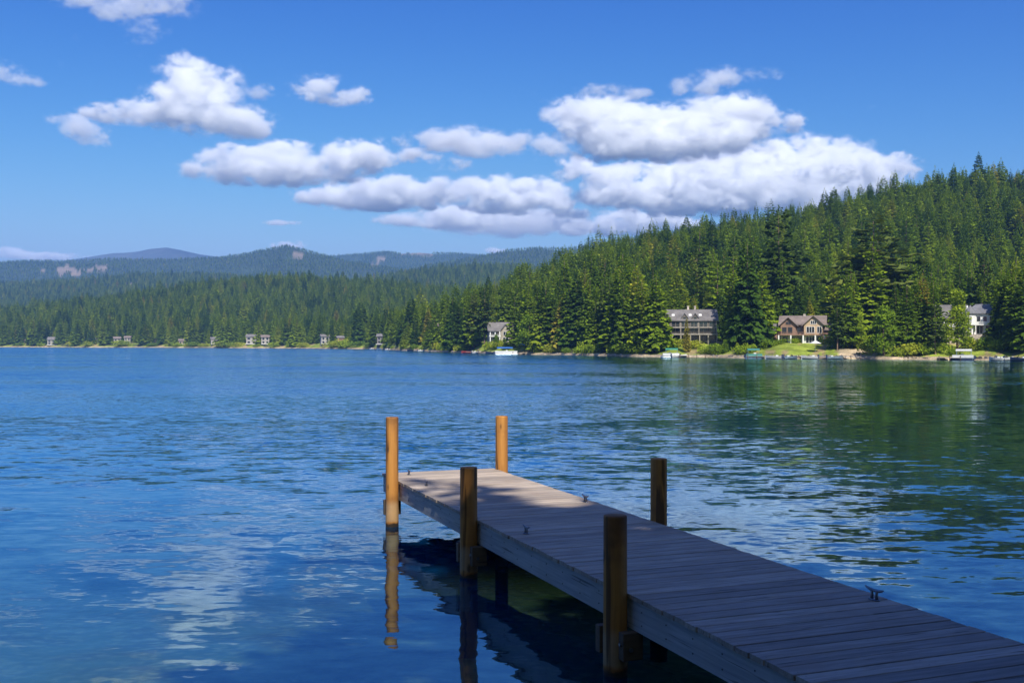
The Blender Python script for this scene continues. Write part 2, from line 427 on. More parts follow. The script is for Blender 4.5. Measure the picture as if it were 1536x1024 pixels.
# ------------------------------------------------------------------ the dock (u = away along the dock, v = across it)
TH = math.atan2(594, FPX)
DK = .68
def uv(u, v, z=0): return (v * cos(TH) - u * sin(TH), v * sin(TH) + u * cos(TH), z)
VL, VR, UEND, U0 = 4.037, 5.905, 16.45, -1.2
def build_dock():
    D = empty('dock', (0, 0, 0), TH)        # local x = v, local y = u
    tag(D, 'weathered grey wooden dock with round posts reaching out over the lake', 'dock')
    dk = MB(); rnd = random.Random(5); pw, gap = .158, .013
    u = UEND
    while u > U0:
        a, b = u - pw, u
        e0, e1 = rnd.uniform(-.008, .008), rnd.uniform(-.008, .008); dz = rnd.uniform(-.002, .002)
        z1 = DK + dz; z0 = z1 - .038; c = .004
        # chamfered plank section swept across the dock
        sec = [(a + c, z1), (a, z1 - c), (a, z0), (b, z0), (b, z1 - c), (b - c, z1)]
        x0, x1 = VL - .022 + e0, VR + .022 + e1
        vs = [(x0, y, z) for y, z in sec] + [(x1, y, z) for y, z in sec]
        n = 6
        dk.add(vs, [tuple(range(n)), tuple(range(2 * n - 1, n - 1, -1))] + [(i, (i + 1) % n, (i + 1) % n + n, i + n)[::-1] for i in range(n)])
        for x in (VL + .03, (VL + VR) / 2, VR - .03):
            for y in (a + .035, b - .035):
                q = [(x + rnd.uniform(-.006, .006) + .0042 * cos(k * pi / 3), y + .0042 * sin(k * pi / 3), z1 + .0012) for k in range(6)]
                dk.add(q, [tuple(range(6))], 1)
        u -= pw + gap
    dk.build('deck', [M_DECK, M_SCREW], D)
    fz1 = DK - .041; fz0 = fz1 - .25
    for x0, x1 in ((VL, VL + .042), (VR - .042, VR)):
        f = MB()
        cuts = [U0, 3.6, 7.95, 11.9, UEND - .046]
        for a, b in zip(cuts, cuts[1:]): f.box(x0, x1, a + .0015, b - .0015, fz0, fz1)
        nb = f
        y = U0 + .3
        while y < UEND - .2:
            for zz in (fz0 + .07, fz0 + .18):
                xx = x0 - .002 if x0 == VL else x1 + .002
                nb.tube([(xx - .002, y, zz), (xx + .002, y, zz)], [.007, .007], 6, 1)
            y += .405
        f.build('fascia_board', [M_FASCIA, M_SCREW], D)
    f = MB(); f.box(VL, VR, UEND - .044, UEND - .002, fz0, fz1); f.build('fascia_board', M_FASCIA, D, bevel=.003)
    for v in (4.5, 4.97, 5.44):
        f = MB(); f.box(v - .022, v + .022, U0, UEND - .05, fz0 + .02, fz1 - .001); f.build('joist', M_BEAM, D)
    posts = [  # v, u, radius, top above deck, label
        (3.925, 15.43, .0975, .975, 'sunlit orange-brown post with a pale scar at the far corner'),
        (3.925, 11.76, .103, .625, 'brown post halfway along the fascia'),
        (3.925, 7.87, .0985, .655, 'dark brown post standing closest to the viewer'),
        (6.015, 16.28, .102, .885, 'sunlit tan post with a drip mark'),
        (6.012, 10.9, .098, .735, 'dark shaded post behind the deck'),
        (6.012, 2.6, .1, .7, None), (3.925, .9, .1, .6, None)]
    for i, (v, u, r, top, lab) in enumerate(posts):
        zt = DK + top; n = 28; rr = random.Random(i)
        P = MB(); zs = [-2.6, -.3, .2, DK, zt - .02, zt - .004, zt]
        rad = [r * 1.04, r * 1.03, r * 1.02, r, r * .985, r * .97, r * .92]
        ring = [1 + .022 * sin(2 * a * 2 * pi / n + i) + .012 * sin(5 * a * 2 * pi / n + i * 2) for a in range(n)]
        for z, q in zip(zs, rad):
            for a in range(n): P.v.append((v + q * ring[a] * cos(2 * pi * a / n), u + q * ring[a] * sin(2 * pi * a / n), z))
        for j in range(len(zs) - 1):
            for a in range(n):
                b = (a + 1) % n; P.f.append((j * n + a, j * n + b, (j + 1) * n + b, (j + 1) * n + a)); P.m.append(0)
        P.f.append(tuple((len(zs) - 1) * n + a for a in range(n))); P.m.append(0)
        o = P.build('post', M_POST, D, smooth=True)
        o.data.attributes.new('sharp_edge', 'BOOLEAN', 'EDGE')
        try: o.data.set_sharp_from_angle(angle=radians(50))
        except Exception: pass
        if lab: o['label'] = lab
        if v < 5:
            for s in ((1,) if u > 14 else (-1, 1)):
                uc = u + s * (r + .047)
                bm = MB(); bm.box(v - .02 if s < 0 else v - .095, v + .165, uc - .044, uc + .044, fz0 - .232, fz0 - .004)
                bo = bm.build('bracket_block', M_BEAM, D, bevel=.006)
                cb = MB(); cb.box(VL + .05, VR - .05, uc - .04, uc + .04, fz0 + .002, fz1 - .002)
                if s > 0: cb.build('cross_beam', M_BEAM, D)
                if s < 0:
                    bt = MB(); bt.tube([(v - .035, uc, fz0 - .1), (v - .019, uc, fz0 - .1)], [.017, .017], 6)
                    bt.build('bolt', M_METAL, bo); bt = MB()
                    bt.tube([(v + .05, uc - .056, fz0 - .14), (v + .05, uc - .043, fz0 - .14)], [.02, .02], 6)
                    bt.build('bolt', M_METAL, bo)
    def cleat(v, u, s=1., rot=0.):
        c = MB()
        def T(p):
            x, y, z = p; x, y = x * cos(rot) - y * sin(rot), x * sin(rot) + y * cos(rot)
            return (v + s * x, u + s * y, DK + .002 + s * z)
        c.add([T((.03 * cos(a) , .062 * sin(a), 0)) for a in np.linspace(0, 2 * pi, 14, False)] + [T((.026 * cos(a), .056 * sin(a), .009)) for a in np.linspace(0, 2 * pi, 14, False)],
              [tuple(range(14))[::-1], tuple(range(14, 28))] + [(i, (i + 1) % 14, (i + 1) % 14 + 14, i + 14) for i in range(14)])
        for y in (-.028, .028): c.tube([T((0, y, .006)), T((0, y * .9, .035)), T((0, y, .07))], [.014 * s, .0105 * s, .013 * s], 8)
        c.tube([T((0, y, z)) for y, z in ((-.105, .092), (-.085, .084), (-.05, .076), (0, .073), (.05, .076), (.085, .084), (.105, .092))], [.004 * s, .009 * s, .0115 * s, .012 * s, .0115 * s, .009 * s, .004 * s], 8)
        return c.build('cleat', M_METAL, D, smooth=True)
    for v, u, s in ((5.8, 12.51, 1.), (5.8, 6.9, 1.05), (4.23, 10.67, .95), (4.37, 16.1, .85), (4.28, 14.78, .85)): cleat(v, u, s)
build_dock()

# ------------------------------------------------------------------ trees
def kite(base, d, up, L, W, rnd):
    side = np.cross(d, up); side /= max(np.linalg.norm(side), 1e-6)
    nrm = np.cross(side, d); q = rnd.normal(0, .55)
    side, nrm = side * cos(q) + nrm * sin(q), nrm * cos(q) - side * sin(q)
    mid = base + d * L * .5 - nrm * 0
    return [base, mid + side * W * .5 - nrm * W * .12, base + d * L, mid - side * W * .5 - nrm * W * .12]

def conifer_crown(name, seed, h=18., R=3.1, z0=.07, step=.37, nb=9, droop=.25, power=.85, rag=.35, m=M_FIR, clump=1.02, gaps=.06):
    r = np.random.default_rng(seed); V = []
    z = h * z0
    lob = r.uniform(0, 2 * pi, 3)
    while z < h * .985:
        s = (z / h - z0) / (1 - z0)
        prof = (1 - s) ** power * min(1, .55 + s * 4.5)
        L0 = R * prof + .10
        n = max(3, int(nb * (.5 + .5 * prof) + r.integers(0, 2)))
        ph = r.uniform(0, 2 * pi)
        for k in range(n):
            if r.random() < gaps: continue
            az = ph + 2 * pi * k / n + r.normal(0, .2)
            L = L0 * (1 + rag * (r.random() - .62)) * (1 + .16 * sin(2 * az + lob[0] + s * 5) + .1 * sin(3 * az + lob[1] - s * 9))
            el = -droop + .75 * s ** 1.5 + r.normal(0, .1)
            d = np.array([cos(az) * cos(el), sin(az) * cos(el), sin(el)])
            o = np.array([0, 0, z + r.normal(0, step * .35)])
            up = np.array([0, 0, 1.])
            W = (.34 * L + .22) * clump
            V += kite(o + d * L * .62, d + np.array([0, 0, -.12]), up, L * .42, W * .75, r)
            if L > .7:
                for t_ in ((.30, .58, .82) if L > 1.6 else (.4, .75)):
                    for sd in (-1, 1):
                        a2 = az + sd * r.uniform(.5, 1.0); e2 = el - r.uniform(.05, .45)
                        d2 = np.array([cos(a2) * cos(e2), sin(a2) * cos(e2), sin(e2)])
                        V += kite(o + d * L * t_ + np.array([0, 0, r.normal(0, .06)]), d2, up, (L * .36 * (1.15 - .5 * t_) + .22) * r.uniform(.75, 1.2), W * r.uniform(.45, .75), r)
        z += step * (.55 + .55 * prof) * r.uniform(.8, 1.2)
    for k in range(5):
        a = k * 1.256 + r.uniform(0, .5)
        V += kite(np.array([0, 0, h * (.955 + .008 * k)]), np.array([cos(a) * .35, sin(a) * .35, .93]), np.array([cos(a), sin(a), .2]), h * .035, .16, r)
    V = np.array(V).reshape(-1, 3)
    return npmesh(name, V, np.arange(len(V)).reshape(-1, 4), m)

def clump_crown(name, seed, blobs, nleaf, size, m):
    """foliage from small leaf sprays gathered on many clumps; blobs: (x,y,z,rx,ry,rz)"""
    r = np.random.default_rng(seed); V = []
    w = np.array([b[3] * b[4] + b[3] * b[5] for b in blobs]); w = w / w.sum()
    for b, n in zip(blobs, np.maximum(6, (w * nleaf).astype(int))):
        for _ in range(n):
            d = r.normal(size=3); d /= np.linalg.norm(d)
            rad = r.uniform(.55, 1.06)
            p = np.array(b[:3]) + d * rad * np.array(b[3:])
            t_ = r.normal(size=3) + d * .9 + np.array([0, 0, -.25]); t_ /= np.linalg.norm(t_)
            up = d + r.normal(0, .45, 3)
            V += kite(p, t_, up, size * r.uniform(.7, 1.4), size * r.uniform(.5, .9), r)
    V = np.array(V).reshape(-1, 3)
    return npmesh(name, V, np.arange(len(V)).reshape(-1, 4), m)

def trunk_mesh(name, h, r0, m, limbs=10, z0=.1, z1=.8, L=1.6, seed=0):
    r = random.Random(seed); t = MB()
    zs = [-.8, 0, .03 * h, .25 * h, .55 * h, .93 * h]
    bend = r.uniform(-.15, .15)
    t.tube([(bend * sin(z * .3), bend * cos(z * .23), z) for z in zs], [r0 * 1.35, r0 * 1.25, r0, r0 * .8, r0 * .42, .015], 8)
    for i in range(limbs):
        z = h * (z0 + (z1 - z0) * (i + r.random()) / limbs); a = r.uniform(0, 2 * pi); l = L * r.uniform(.6, 1.1) * (1 - .6 * z / h)
        t.tube([(0, 0, z), (cos(a) * l * .5, sin(a) * l * .5, z + .02 * l), (cos(a) * l, sin(a) * l, z - .12 * l)], [r0 * .22, r0 * .15, .012], 5, caps=False)
    return t.mesh(name, m, True)

KINDS = []
for i, kw in enumerate([dict(R=3.6, power=.9), dict(R=4.2, power=.8, droop=.32), dict(R=3.2, power=.9, rag=.5), dict(R=3.9, power=.75, rag=.55, gaps=.16, step=.6), dict(R=3.5, power=.7, droop=.15, nb=8), dict(R=4.3, power=.9, droop=.38, clump=1.1)]):
    KINDS.append((conifer_crown('fir_crown', 100 + i, 18., **kw), trunk_mesh('fir_trunk', 18., .26, M_BARK, 9, seed=i)))
PINES = []
for i, kw in enumerate([dict(R=3.6, z0=.30, step=.62, nb=8, power=.62, rag=.7, gaps=.16, clump=1.2, droop=.12), dict(R=4.2, z0=.24, step=.7, nb=8, power=.72, rag=.7, gaps=.14, clump=1.3, droop=.2)]):
    PINES.append((conifer_crown('pine_crown', 200 + i, 20., m=M_PINE, **kw), trunk_mesh('pine_trunk', 20., .24, M_BARK_RED, 16, .22, .9, 2.6, seed=i + 20)))
def round_blobs(seed, h, R, n, z0=.2, cone=.0):
    r = random.Random(seed); out = []
    for i in range(n):
        s = (i + .5) / n; z = h * (z0 + (1 - z0) * s * .93)
        prof = math.sqrt(max(.02, 1 - (2 * s - .75) ** 2 * .55)) * (1 - cone * s)
        a = r.uniform(0, 2 * pi); q = R * prof * r.uniform(.3, .68)
        b = R * r.uniform(.3, .5) * (1 - .35 * s)
        out.append((cos(a) * q, sin(a) * q, z, b, b, b * r.uniform(.6, .9)))
    return out
BROADS = []
for i, (h, R, n, cone) in enumerate([(10, 3.4, 34, .25), (9, 2.6, 28, .45), (11, 2.6, 36, .6)]):
    BROADS.append((clump_crown('broadleaf_crown', 300 + i, round_blobs(i, h, R, n, .14, cone), 2600, .42, M_LEAF), trunk_mesh('broadleaf_trunk', h, .2, M_BARK, 8, .15, .7, 2.2, seed=i + 40)))
SHRUBS = []
for i in range(4):
    r = random.Random(i + 60)
    bl = [(r.uniform(-1, 1), r.uniform(-.7, .7), r.uniform(.35, 1.0), r.uniform(.4, .75), r.uniform(.4, .7), r.uniform(.35, .6)) for _ in range(11)]
    SHRUBS.append((clump_crown('shrub_foliage', 400 + i, bl, 700, .22, M_SHRUB), None))
FIRST = {}
def plant(name, kind, idx, px, Z, height, label, cat, group=None, width=1., rz=None, xy=None, nominal=18.):
    crown, trunk = kind[idx]
    if xy is None: X, Y = (px - 768) * Z / FPX, Z; gz = ground_z(px, Z)
    else: X, Y = xy; gz = 1.3
    e = empty(name, (X, Y, gz - .05), random.uniform(0, 6.28) if rz is None else rz)
    s = height / nominal; e.scale = (s * width, s * width, s)
    tag(e, label, cat, group)
    if trunk is not None: link(bpy.data.objects.new('trunk', trunk), e)
    c = link(bpy.data.objects.new('crown' if trunk is not None else 'foliage', crown), e)
    FIRST.setdefault((name, idx), c)
    return e

LM = [(300, 'the small grey gable'), (752, 'the grey cottage'), (1034, 'the big grey lodge'), (1207, 'the brown chalet'), (1452, 'the white house'), (1640, 'the edge of the picture')]
def zone(px):
    for (a, na), (b, nb_) in zip(LM, LM[1:]):
        if px < b: return na, nb_
    return LM[-2][1], LM[-1][1]
ORD = 'first second third fourth fifth sixth seventh eighth ninth tenth eleventh twelfth thirteenth fourteenth fifteenth sixteenth seventeenth eighteenth nineteenth twentieth'.split()
ORD += ['twenty-' + q for q in ORD[:9]] + ['thirtieth'] + ['thirty-' + q for q in ORD[:9]]

# trees one can single out along the shore: kind, column, metres behind the water, height of its tip in the picture, width, label
SOLO = [
 ('pine', 1, 1311, 24, 318, 1.8, 'tallest pine with a bare lower trunk, above the light green tree by the path'),
 ('pine', 1, 1168, 46, 308, 1.1, 'tall pale pine rising behind the brown chalet'),
 ('pine', 0, 1046, 62, 372, 1.0, 'thin brownish pine top rising above the chimneys of the lodge'),
 ('pine', 1, 1256, 7, 448, 1.05, 'slender pine with a pale trunk beside the brown chalet and sandy path'),
 ('pine', 0, 1403, 4, 452, 1.35, 'greyish pine on the lawn edge in front of the white house'),
 ('pine', 1, 727, 9, 425, 1.0, 'pine with a bare pale trunk just before the grey cottage'),
 ('pine', 0, 712, 8, 440, 1.0, 'thin pine with a bare trunk beside the water near the grey cottage'),
 ('pine', 0, 914, 8, 418, 1.1, 'pine with a pale trunk midway between cottage and lodge'),
 ('pine', 1, 1523, 9, 438, 1.3, 'pine with a pale trunk past the white house'),
 ('pine', 0, 1477, 45, 380, 1.0, 'pine with a thin trunk rising behind the white house roof'),
 ('fir', 5, 1121, 10, 352, .92, 'large dark fir with drooping boughs between the lodge and the chalet'),
 ('fir', 2, 1099, 16, 372, .85, 'dark fir touching the lodge on its chalet side'),
 ('fir', 3, 1143, 14, 398, .95, 'broad ragged fir just before the chalet'),
 ('fir', 4, 1030, 4.5, 474, .62, 'slim light green fir standing in front of the lodge'),
 ('fir', 2, 1361, 5, 418, 1.1, 'tall fir right beside the light green bushy tree at the water'),
 ('fir', 0, 1384, 12, 408, 1.05, 'fir behind the greyish pine before the white house'),
 ('fir', 3, 1276, 15, 395, 1.0, 'fir standing behind the sandy path'),
 ('fir', 5, 1508, 16, 398, 1.05, 'fir overhanging the far corner of the white house'),
 ('fir', 1, 1536, 7, 400, 1.1, 'dark fir at the edge of the picture past the white house'),
 ('fir', 2, 772, 8, 438, 1.0, 'dark fir touching the grey cottage'),
 ('broad', 1, 1325, 2.5, 456, 1.15, 'broad light green tree leaning over the water next to the sandy path'),
 ('broad', 2, 1436, 7, 430, 1.1, 'light green tree with a dark trunk in front of the white house'),
 ('broad', 0, 794, 4, 470, 1.2, 'rounded olive green tree at the water beside the blue canopy boat'),
 ('broad', 2, 842, 4, 476, 1.1, 'light green tree between cottage and lodge at the water'),
 ('broad', 1, 744, 5, 500, .8, 'small green tree in front of the grey cottage'),
 ('broad', 0, 1088, 4, 508, 1.0, 'bushy light green tree at the water between lodge and chalet'),
 ('broad', 1, 1106, 3.5, 513, .9, 'smaller bushy green tree just beside the lodge lawn'),
 ('broad', 2, 1290, 8, 470, .9, 'yellow green tree behind the sandy path'),
]
for kind, idx, px, r, ytop, wd, lab in SOLO:
    Z = float(shoreZ(np.array([px]))[0]) + r
    hgt = (HOR - ytop) * Z / FPX + EYE - ground_z(px, Z)
    lst, nm, cat, nom = {'pine': (PINES, 'pine_tree', 'pine tree', 20.), 'fir': (KINDS, 'fir_tree', 'fir tree', 18.), 'broad': (BROADS, 'broadleaf_tree', 'tree', (10, 9, 11)[idx % 3])}[kind]
    plant(nm, lst, idx, px, Z, hgt, lab, cat, width=wd, nominal=nom)

# the rows of firs along the water's edge
ROW = []
rr = random.Random(3)
for px in list(range(588, 722, 9)) + list(range(784, 985, 9)) + list(range(1268, 1300, 12)) + list(range(1344, 1410, 14)) + list(range(1500, 1560, 12)):
    q = px + rr.uniform(-3, 3); ROW.append((q, rr.uniform(4, 11) if px < 1200 else rr.uniform(9, 16)))
ROW.sort()
top_y = lambda px: itp(px, [580, 610, 640, 680, 700, 722, 780, 830, 900, 985, 1270, 1350, 1540], [500, 486, 474, 464, 452, 448, 440, 434, 424, 428, 434, 434, 428])
cnt = {}
for px, r in ROW:
    Z = float(shoreZ(np.array([px]))[0]) + r
    yt = top_y(px) + rr.uniform(-26, 18)
    a, b = zone(px); k = (a, b); cnt[k] = cnt.get(k, 0) + 1
    lab = f'{ORD[cnt[k] - 1]} fir at the water from {a} towards {b}' if a != LM[0][1] else f'{ORD[cnt[k] - 1]} fir of the water row leading up to the grey cottage'
    plant('fir_tree', KINDS, rr.randrange(6), px, Z, (HOR - yt) * Z / FPX + EYE - ground_z(px, Z), lab, 'fir tree', 'firs in the row along the water', width=rr.uniform(.85, 1.25))

# the wooded hills: the largest trees are things, the rest one wood
def sample(zmin, zmax, pmin, pmax, cell, hmean):
    out = []
    xs = np.arange((pmin - 768) * zmax / FPX, (pmax - 768) * zmax / FPX, cell); ys = np.arange(zmin, zmax, cell)
    X, Y = np.meshgrid(xs, ys); X = X + rng.uniform(-.48, .48, X.shape) * cell; Y = Y + rng.uniform(-.48, .48, Y.shape) * cell
    X = X.ravel(); Y = Y.ravel(); P = 768 + X / Y * FPX
    ok = (P > pmin) & (P < pmax) & (Y > zmin) & (Y < zmax); X, Y, P = X[ok], Y[ok], P[ok]
    r = Y - shoreZ(P); h, wh = terrain(P, Y)
    keep = (r > 13) & (ROCKY(P, Y) < .4) & (wh != list(RIDGES).index('peak'))
    for a, b, d in LAWNS: keep &= ~((P > a - 4) & (P < b + 4) & (r < d + 16))
    X, Y, P, h = X[keep], Y[keep], P[keep], h[keep]
    H = hmean * np.exp(rng.normal(0, .20, len(X))) * (1 + .25 * fbm(X / 40, Y / 40, 77))
    return np.stack([X, Y, P, h, H], 1)
T = np.concatenate([sample(160, 560, 560, 1640, 4.5, 13.), sample(440, 1300, -80, 900, 6.6, 12.), sample(1300, 2150, -80, 1000, 9., 11.), sample(2150, 4600, -80, 1000, 10.5, 6.8)])
T = T[np.argsort(T[:, 1])]
# leave out what nearer ground and trees hide altogether
hor = np.full(800, 1e9); keep = []
for i, (X, Y, P, h, H) in enumerate(T):
    b = int((P + 100) / 3)
    if not 0 <= b < 797: continue
    top = HOR - (h + H - EYE) * FPX / Y
    if top > max(hor[b - 1], hor[b], hor[b + 1]) + 5: continue
    keep.append(i)
    w = max(1, int(.12 * H * FPX / Y / 3)); solid = HOR - (h + .55 * H - EYE) * FPX / Y
    hor[b - w:b + w + 1] = np.minimum(hor[b - w:b + w + 1], solid)
T = T[keep]
n_solo = 300 - sum(1 for o in bpy.data.objects if o.name.startswith('fir_tree')) - 38
big = np.argsort(-(T[:, 4] / T[:, 1]))[:n_solo]
solo = set(big.tolist())
tone = ['dark', 'ragged', 'slim']
for i in sorted(solo):
    X, Y, P, h, H = T[i]
    a, b = zone(P); near = min(LM[1:5], key=lambda q: abs(q[0] - P))[1]
    size = 'tall' if H > 18 else ('young' if H < 13 else 'middling')
    row = 'just behind the shore' if Y - float(shoreZ(np.array([P]))[0]) < 40 else 'up the slope'
    if abs(P - min(LM[1:5], key=lambda q: abs(q[0] - P))[0]) < 55: where = f'straight up behind {near}'
    elif P < 640: where = 'where the point begins'
    else: where = f'between {a} and {b}' if b != LM[-1][1] else f'past {a}'
    lab = f'{size} fir {row} {where}'
    plant('fir_tree', KINDS, int(rng.integers(6)), P, Y, H, lab, 'fir tree', lab.replace(' fir ', ' firs ', 1), width=float(rng.uniform(.85, 1.2)))
# far shore firs that stand out at the water's edge
fr = random.Random(9)
OPEN = (80, 176, 273, 322, 377, 398, 488, 572)      # cabins that look out between the trees
FS = sorted(q for q in (fr.uniform(0, 575) for _ in range(50)) if min(abs(q - c) for c in OPEN) > 8)[:38]
for i, px in enumerate(FS):
    Z = float(shoreZ(np.array([px]))[0]) + fr.uniform(6, 11)
    plant('fir_tree', KINDS, i % 6, px, Z, fr.uniform(12, 19), 'small far-off fir at the foot of the wood on the distant shore', 'fir tree', 'firs along the distant shore', width=fr.uniform(.9, 1.3))

def forest():
    R = T[[i for i in range(len(T)) if i not in solo]]
    n = len(R); print('forest trees', n)
    me = bpy.data.meshes.new('forest'); me.vertices.add(n); me.vertices.foreach_set('co', (R[:, [0, 1, 3]]).astype(np.float32).ravel())
    s = R[:, 4] / 18.; w = rng.uniform(.85, 1.25, n)
    for an, typ, arr in (('tree_scale', 'FLOAT_VECTOR', np.stack([s * w, s * w, s], 1)), ('tree_turn', 'FLOAT', rng.uniform(0, 6.28, n)), ('tree_kind', 'INT', rng.integers(0, 6, n))):
        a = me.attributes.new(an, typ, 'POINT'); a.data.foreach_set('vector' if typ == 'FLOAT_VECTOR' else 'value', arr.astype(np.int32 if typ == 'INT' else np.float32).ravel())
    ob = tag(link(bpy.data.objects.new('forest', me)), 'dense conifer forest covering the hills around the lake', None, None, 'stuff')
    g = bpy.data.node_groups.new('forest_scatter', 'GeometryNodeTree'); t = NT(g)
    g.interface.new_socket('Geometry', in_out='INPUT', socket_type='NodeSocketGeometry'); g.interface.new_socket('Geometry', in_out='OUTPUT', socket_type='NodeSocketGeometry')
    gi = t.new('NodeGroupInput'); go = t.new('NodeGroupOutput')
    iop = t.new('GeometryNodeInstanceOnPoints'); t.k(gi.outputs[0], iop.inputs['Points'])
    g2i = t.new('GeometryNodeGeometryToInstance')
    for i in range(6):
        oi = t.new('GeometryNodeObjectInfo'); oi.inputs[0].default_value = FIRST[('fir_tree', i)]; t.k(oi.outputs['Geometry'], g2i.inputs[0])
    t.k(g2i.outputs[0], iop.inputs['Instance']); iop.inputs['Pick Instance'].default_value = True
    def na(nm, typ):
        x = t.new('GeometryNodeInputNamedAttribute', data_type=typ); x.inputs[0].default_value = nm; return x.outputs[0]
    t.k(na('tree_kind', 'INT'), iop.inputs['Instance Index'])
    cx = t.new('ShaderNodeCombineXYZ'); t.k(na('tree_turn', 'FLOAT'), cx.inputs[2])
    er = t.new('FunctionNodeEulerToRotation'); t.k(cx.outputs[0], er.inputs[0]); t.k(er.outputs[0], iop.inputs['Rotation'])
    t.k(na('tree_scale', 'FLOAT_VECTOR'), iop.inputs['Scale'])
    t.k(iop.outputs[0], go.inputs[0])
    ob.modifiers.new('scatter', 'NODES').node_group = g
forest()

# shrubs on the bank
SH = [(577, 3, 1.5), (588, 2, 1.2), (606, 3, 1.6), (622, 2, 1.8), (634, 2.5, 1.2), (655, 3, 2.4), (664, 2.2, 1.8), (678, 3, 2.), (690, 2, 2.2), (698, 3, 2.), (736, 6, 2.2), (748, 7, 2.0), (762, 9, 1.6), (804, 2, 2.2), (822, 2.2, 2.4), (836, 2, 2.0), (850, 2, 1.4), (868, 2, 1.5), (882, 2, 2.4), (893, 2.5, 2.), (922, 3, 2.), (933, 2.5, 1.8), (944, 3, 2.2), (956, 3, 2.2), (966, 3.5, 2.), (978, 7, 1.8), (990, 8, 1.9), (1002, 9, 2.), (1014, 9, 2.), (1046, 8, 1.8), (1060, 3, 1.7), (1071, 2.5, 2.), (1078, 3, 2.2), (1116, 3, 1.8), (1128, 5, 1.6), (1150, 9, 1.6), (1170, 13, 1.3), (1194, 15, 1.1), (1240, 14, 1.3), (1304, 4, 2.), (1345, 2, 1.8), (1372, 2, 2.4), (1390, 4, 1.8), (1412, 5, 1.7), (1426, 3, 1.6), (1456, 9, 1.8), (1470, 8.5, 2.), (1484, 9, 1.9), (1498, 8, 2.), (1512, 7, 1.8)]
cnt = {}
for i, (px, r, hgt) in enumerate(SH):
    Z = float(shoreZ(np.array([px]))[0]) + r
    a, b = zone(px); cnt[a] = cnt.get(a, 0) + 1
    lab = f'{ORD[cnt[a] - 1]} leafy shrub on the bank from {a} towards {b}' if a != LM[0][1] else f'{ORD[cnt[a] - 1]} leafy shrub on the bank leading up to the grey cottage'
    plant('shrub', SHRUBS, i % 4, px, Z, hgt, lab, 'shrub', 'shrubs on the far bank', width=1.1, nominal=1.45)

for i in range(34):
    px = fr.uniform(0, 570); px += 14 * (min(abs(px - c) for c in OPEN) < 6); Z = float(shoreZ(np.array([px]))[0]) + fr.uniform(2, 5)
    plant('shrub', SHRUBS, i % 4, px, Z, fr.uniform(1.8, 4.), 'light green shrub on the distant shore beneath the cabins', 'shrub', 'shrubs on the distant shore', width=fr.uniform(1., 2.), nominal=1.45)

# tall firs on the bank behind the viewer, which shade the dock; several added to block sky light
for X, Y, hgt, k in ((3.8, -6.6, 24.3, 3), (7.2, -5, 24, 1), (10.5, -6, 25, 0), (14, -7, 25, 4), (6, -12, 28, 2), (18, -6, 24, 1), (7.2, -1.2, 19, 2), (10.5, -.5, 22, 4), (14.5, -.8, 23, 0), (-9, -9, 26, 1), (-14, -7, 25, 3), (-20, -8, 26, 4), (22, -4, 24, 5), (9, -12, 30, 3), (13.5, -12, 29, 1), (-6, -16, 28, 0)):
    plant('fir_tree', KINDS, k, 0, 0, hgt, 'tall unseen fir on the bank behind the dock', 'fir tree', 'firs on the near bank', width=1.15, xy=(X, Y))

# ------------------------------------------------------------------ houses
M_GLASS, _t, _p = mat('window_glass'); _p.inputs['Base Color'].default_value = (.02, .025, .03, 1); _p.inputs['Roughness'].default_value = .05; _p.inputs['Specular IOR Level'].default_value = .8
M_WHITE = plain('white_paint', (.78, .77, .74), .5, var=.06)
def siding(name, c, pitch=.18):
    m, t, p = mat(name)
    co = t.new('ShaderNodeTexCoord').outputs['Object']; z = t.new('ShaderNodeSeparateXYZ'); t.k(co, z.inputs[0])
    fr_ = t.math('FRACT', t.math('DIVIDE', z.outputs[2], pitch))
    col = t.mix(t.maprange(t.noise(co, .9, 4), .3, .7), tuple(q * .82 for q in c), tuple(q * 1.15 for q in c))
    col = t.mix(t.maprange(fr_, 0., .14, .5, 0.), col, tuple(q * .45 for q in c))
    t.k(col, p.inputs['Base Color']); p.inputs['Roughness'].default_value = .75
    return m
def shingle(name, c):
    m, t, p = mat(name)
    co = t.new('ShaderNodeTexCoord').outputs['Object']
    b = t.new('ShaderNodeTexBrick'); t.k(t.scale(co, (1, 1, 1)), b.inputs['Vector']); b.inputs['Scale'].default_value = 3.
    b.inputs['Color1'].default_value = (*[q * .8 for q in c], 1); b.inputs['Color2'].default_value = (*[q * 1.2 for q in c], 1); b.inputs['Mortar'].default_value = (*[q * .5 for q in c], 1)
    col = t.mix(t.maprange(t.noise(co, .8, 5, .65), .35, .7), b.outputs[0], tuple(q * 1.4 for q in c))
    t.k(col, p.inputs['Base Color']); p.inputs['Roughness'].default_value = .85
    return m
M_GREY = siding('grey_siding', (.115, .10, .085)); M_BROWN = siding('brown_siding', (.25, .15, .10)); M_BEIGE = siding('beige_siding', (.30, .265, .21)); M_WSID = siding('white_siding', (.66, .66, .64)); M_CABIN = siding('pale_siding', (.32, .29, .25)); M_TAN = siding('tan_siding', (.50, .36, .22))
R_GREY = shingle('grey_shingle', (.13, .12, .115)); R_BROWN = shingle('brown_shingle', (.16, .125, .11)); R_DARK = shingle('dark_shingle', (.13, .13, .14))
M_STONE = plain('chimney_stone', (.42, .36, .31), .9, var=.4, scale=2.5, bump=.4)
M_DOORWOOD = plain('door_wood', (.18, .09, .05), .6, var=.3)
M_TRIM = plain('dark_trim', (.10, .075, .06), .6, var=.2)
M_PURPLE = plain('grey_decking', (.34, .31, .27), .7, var=.3)

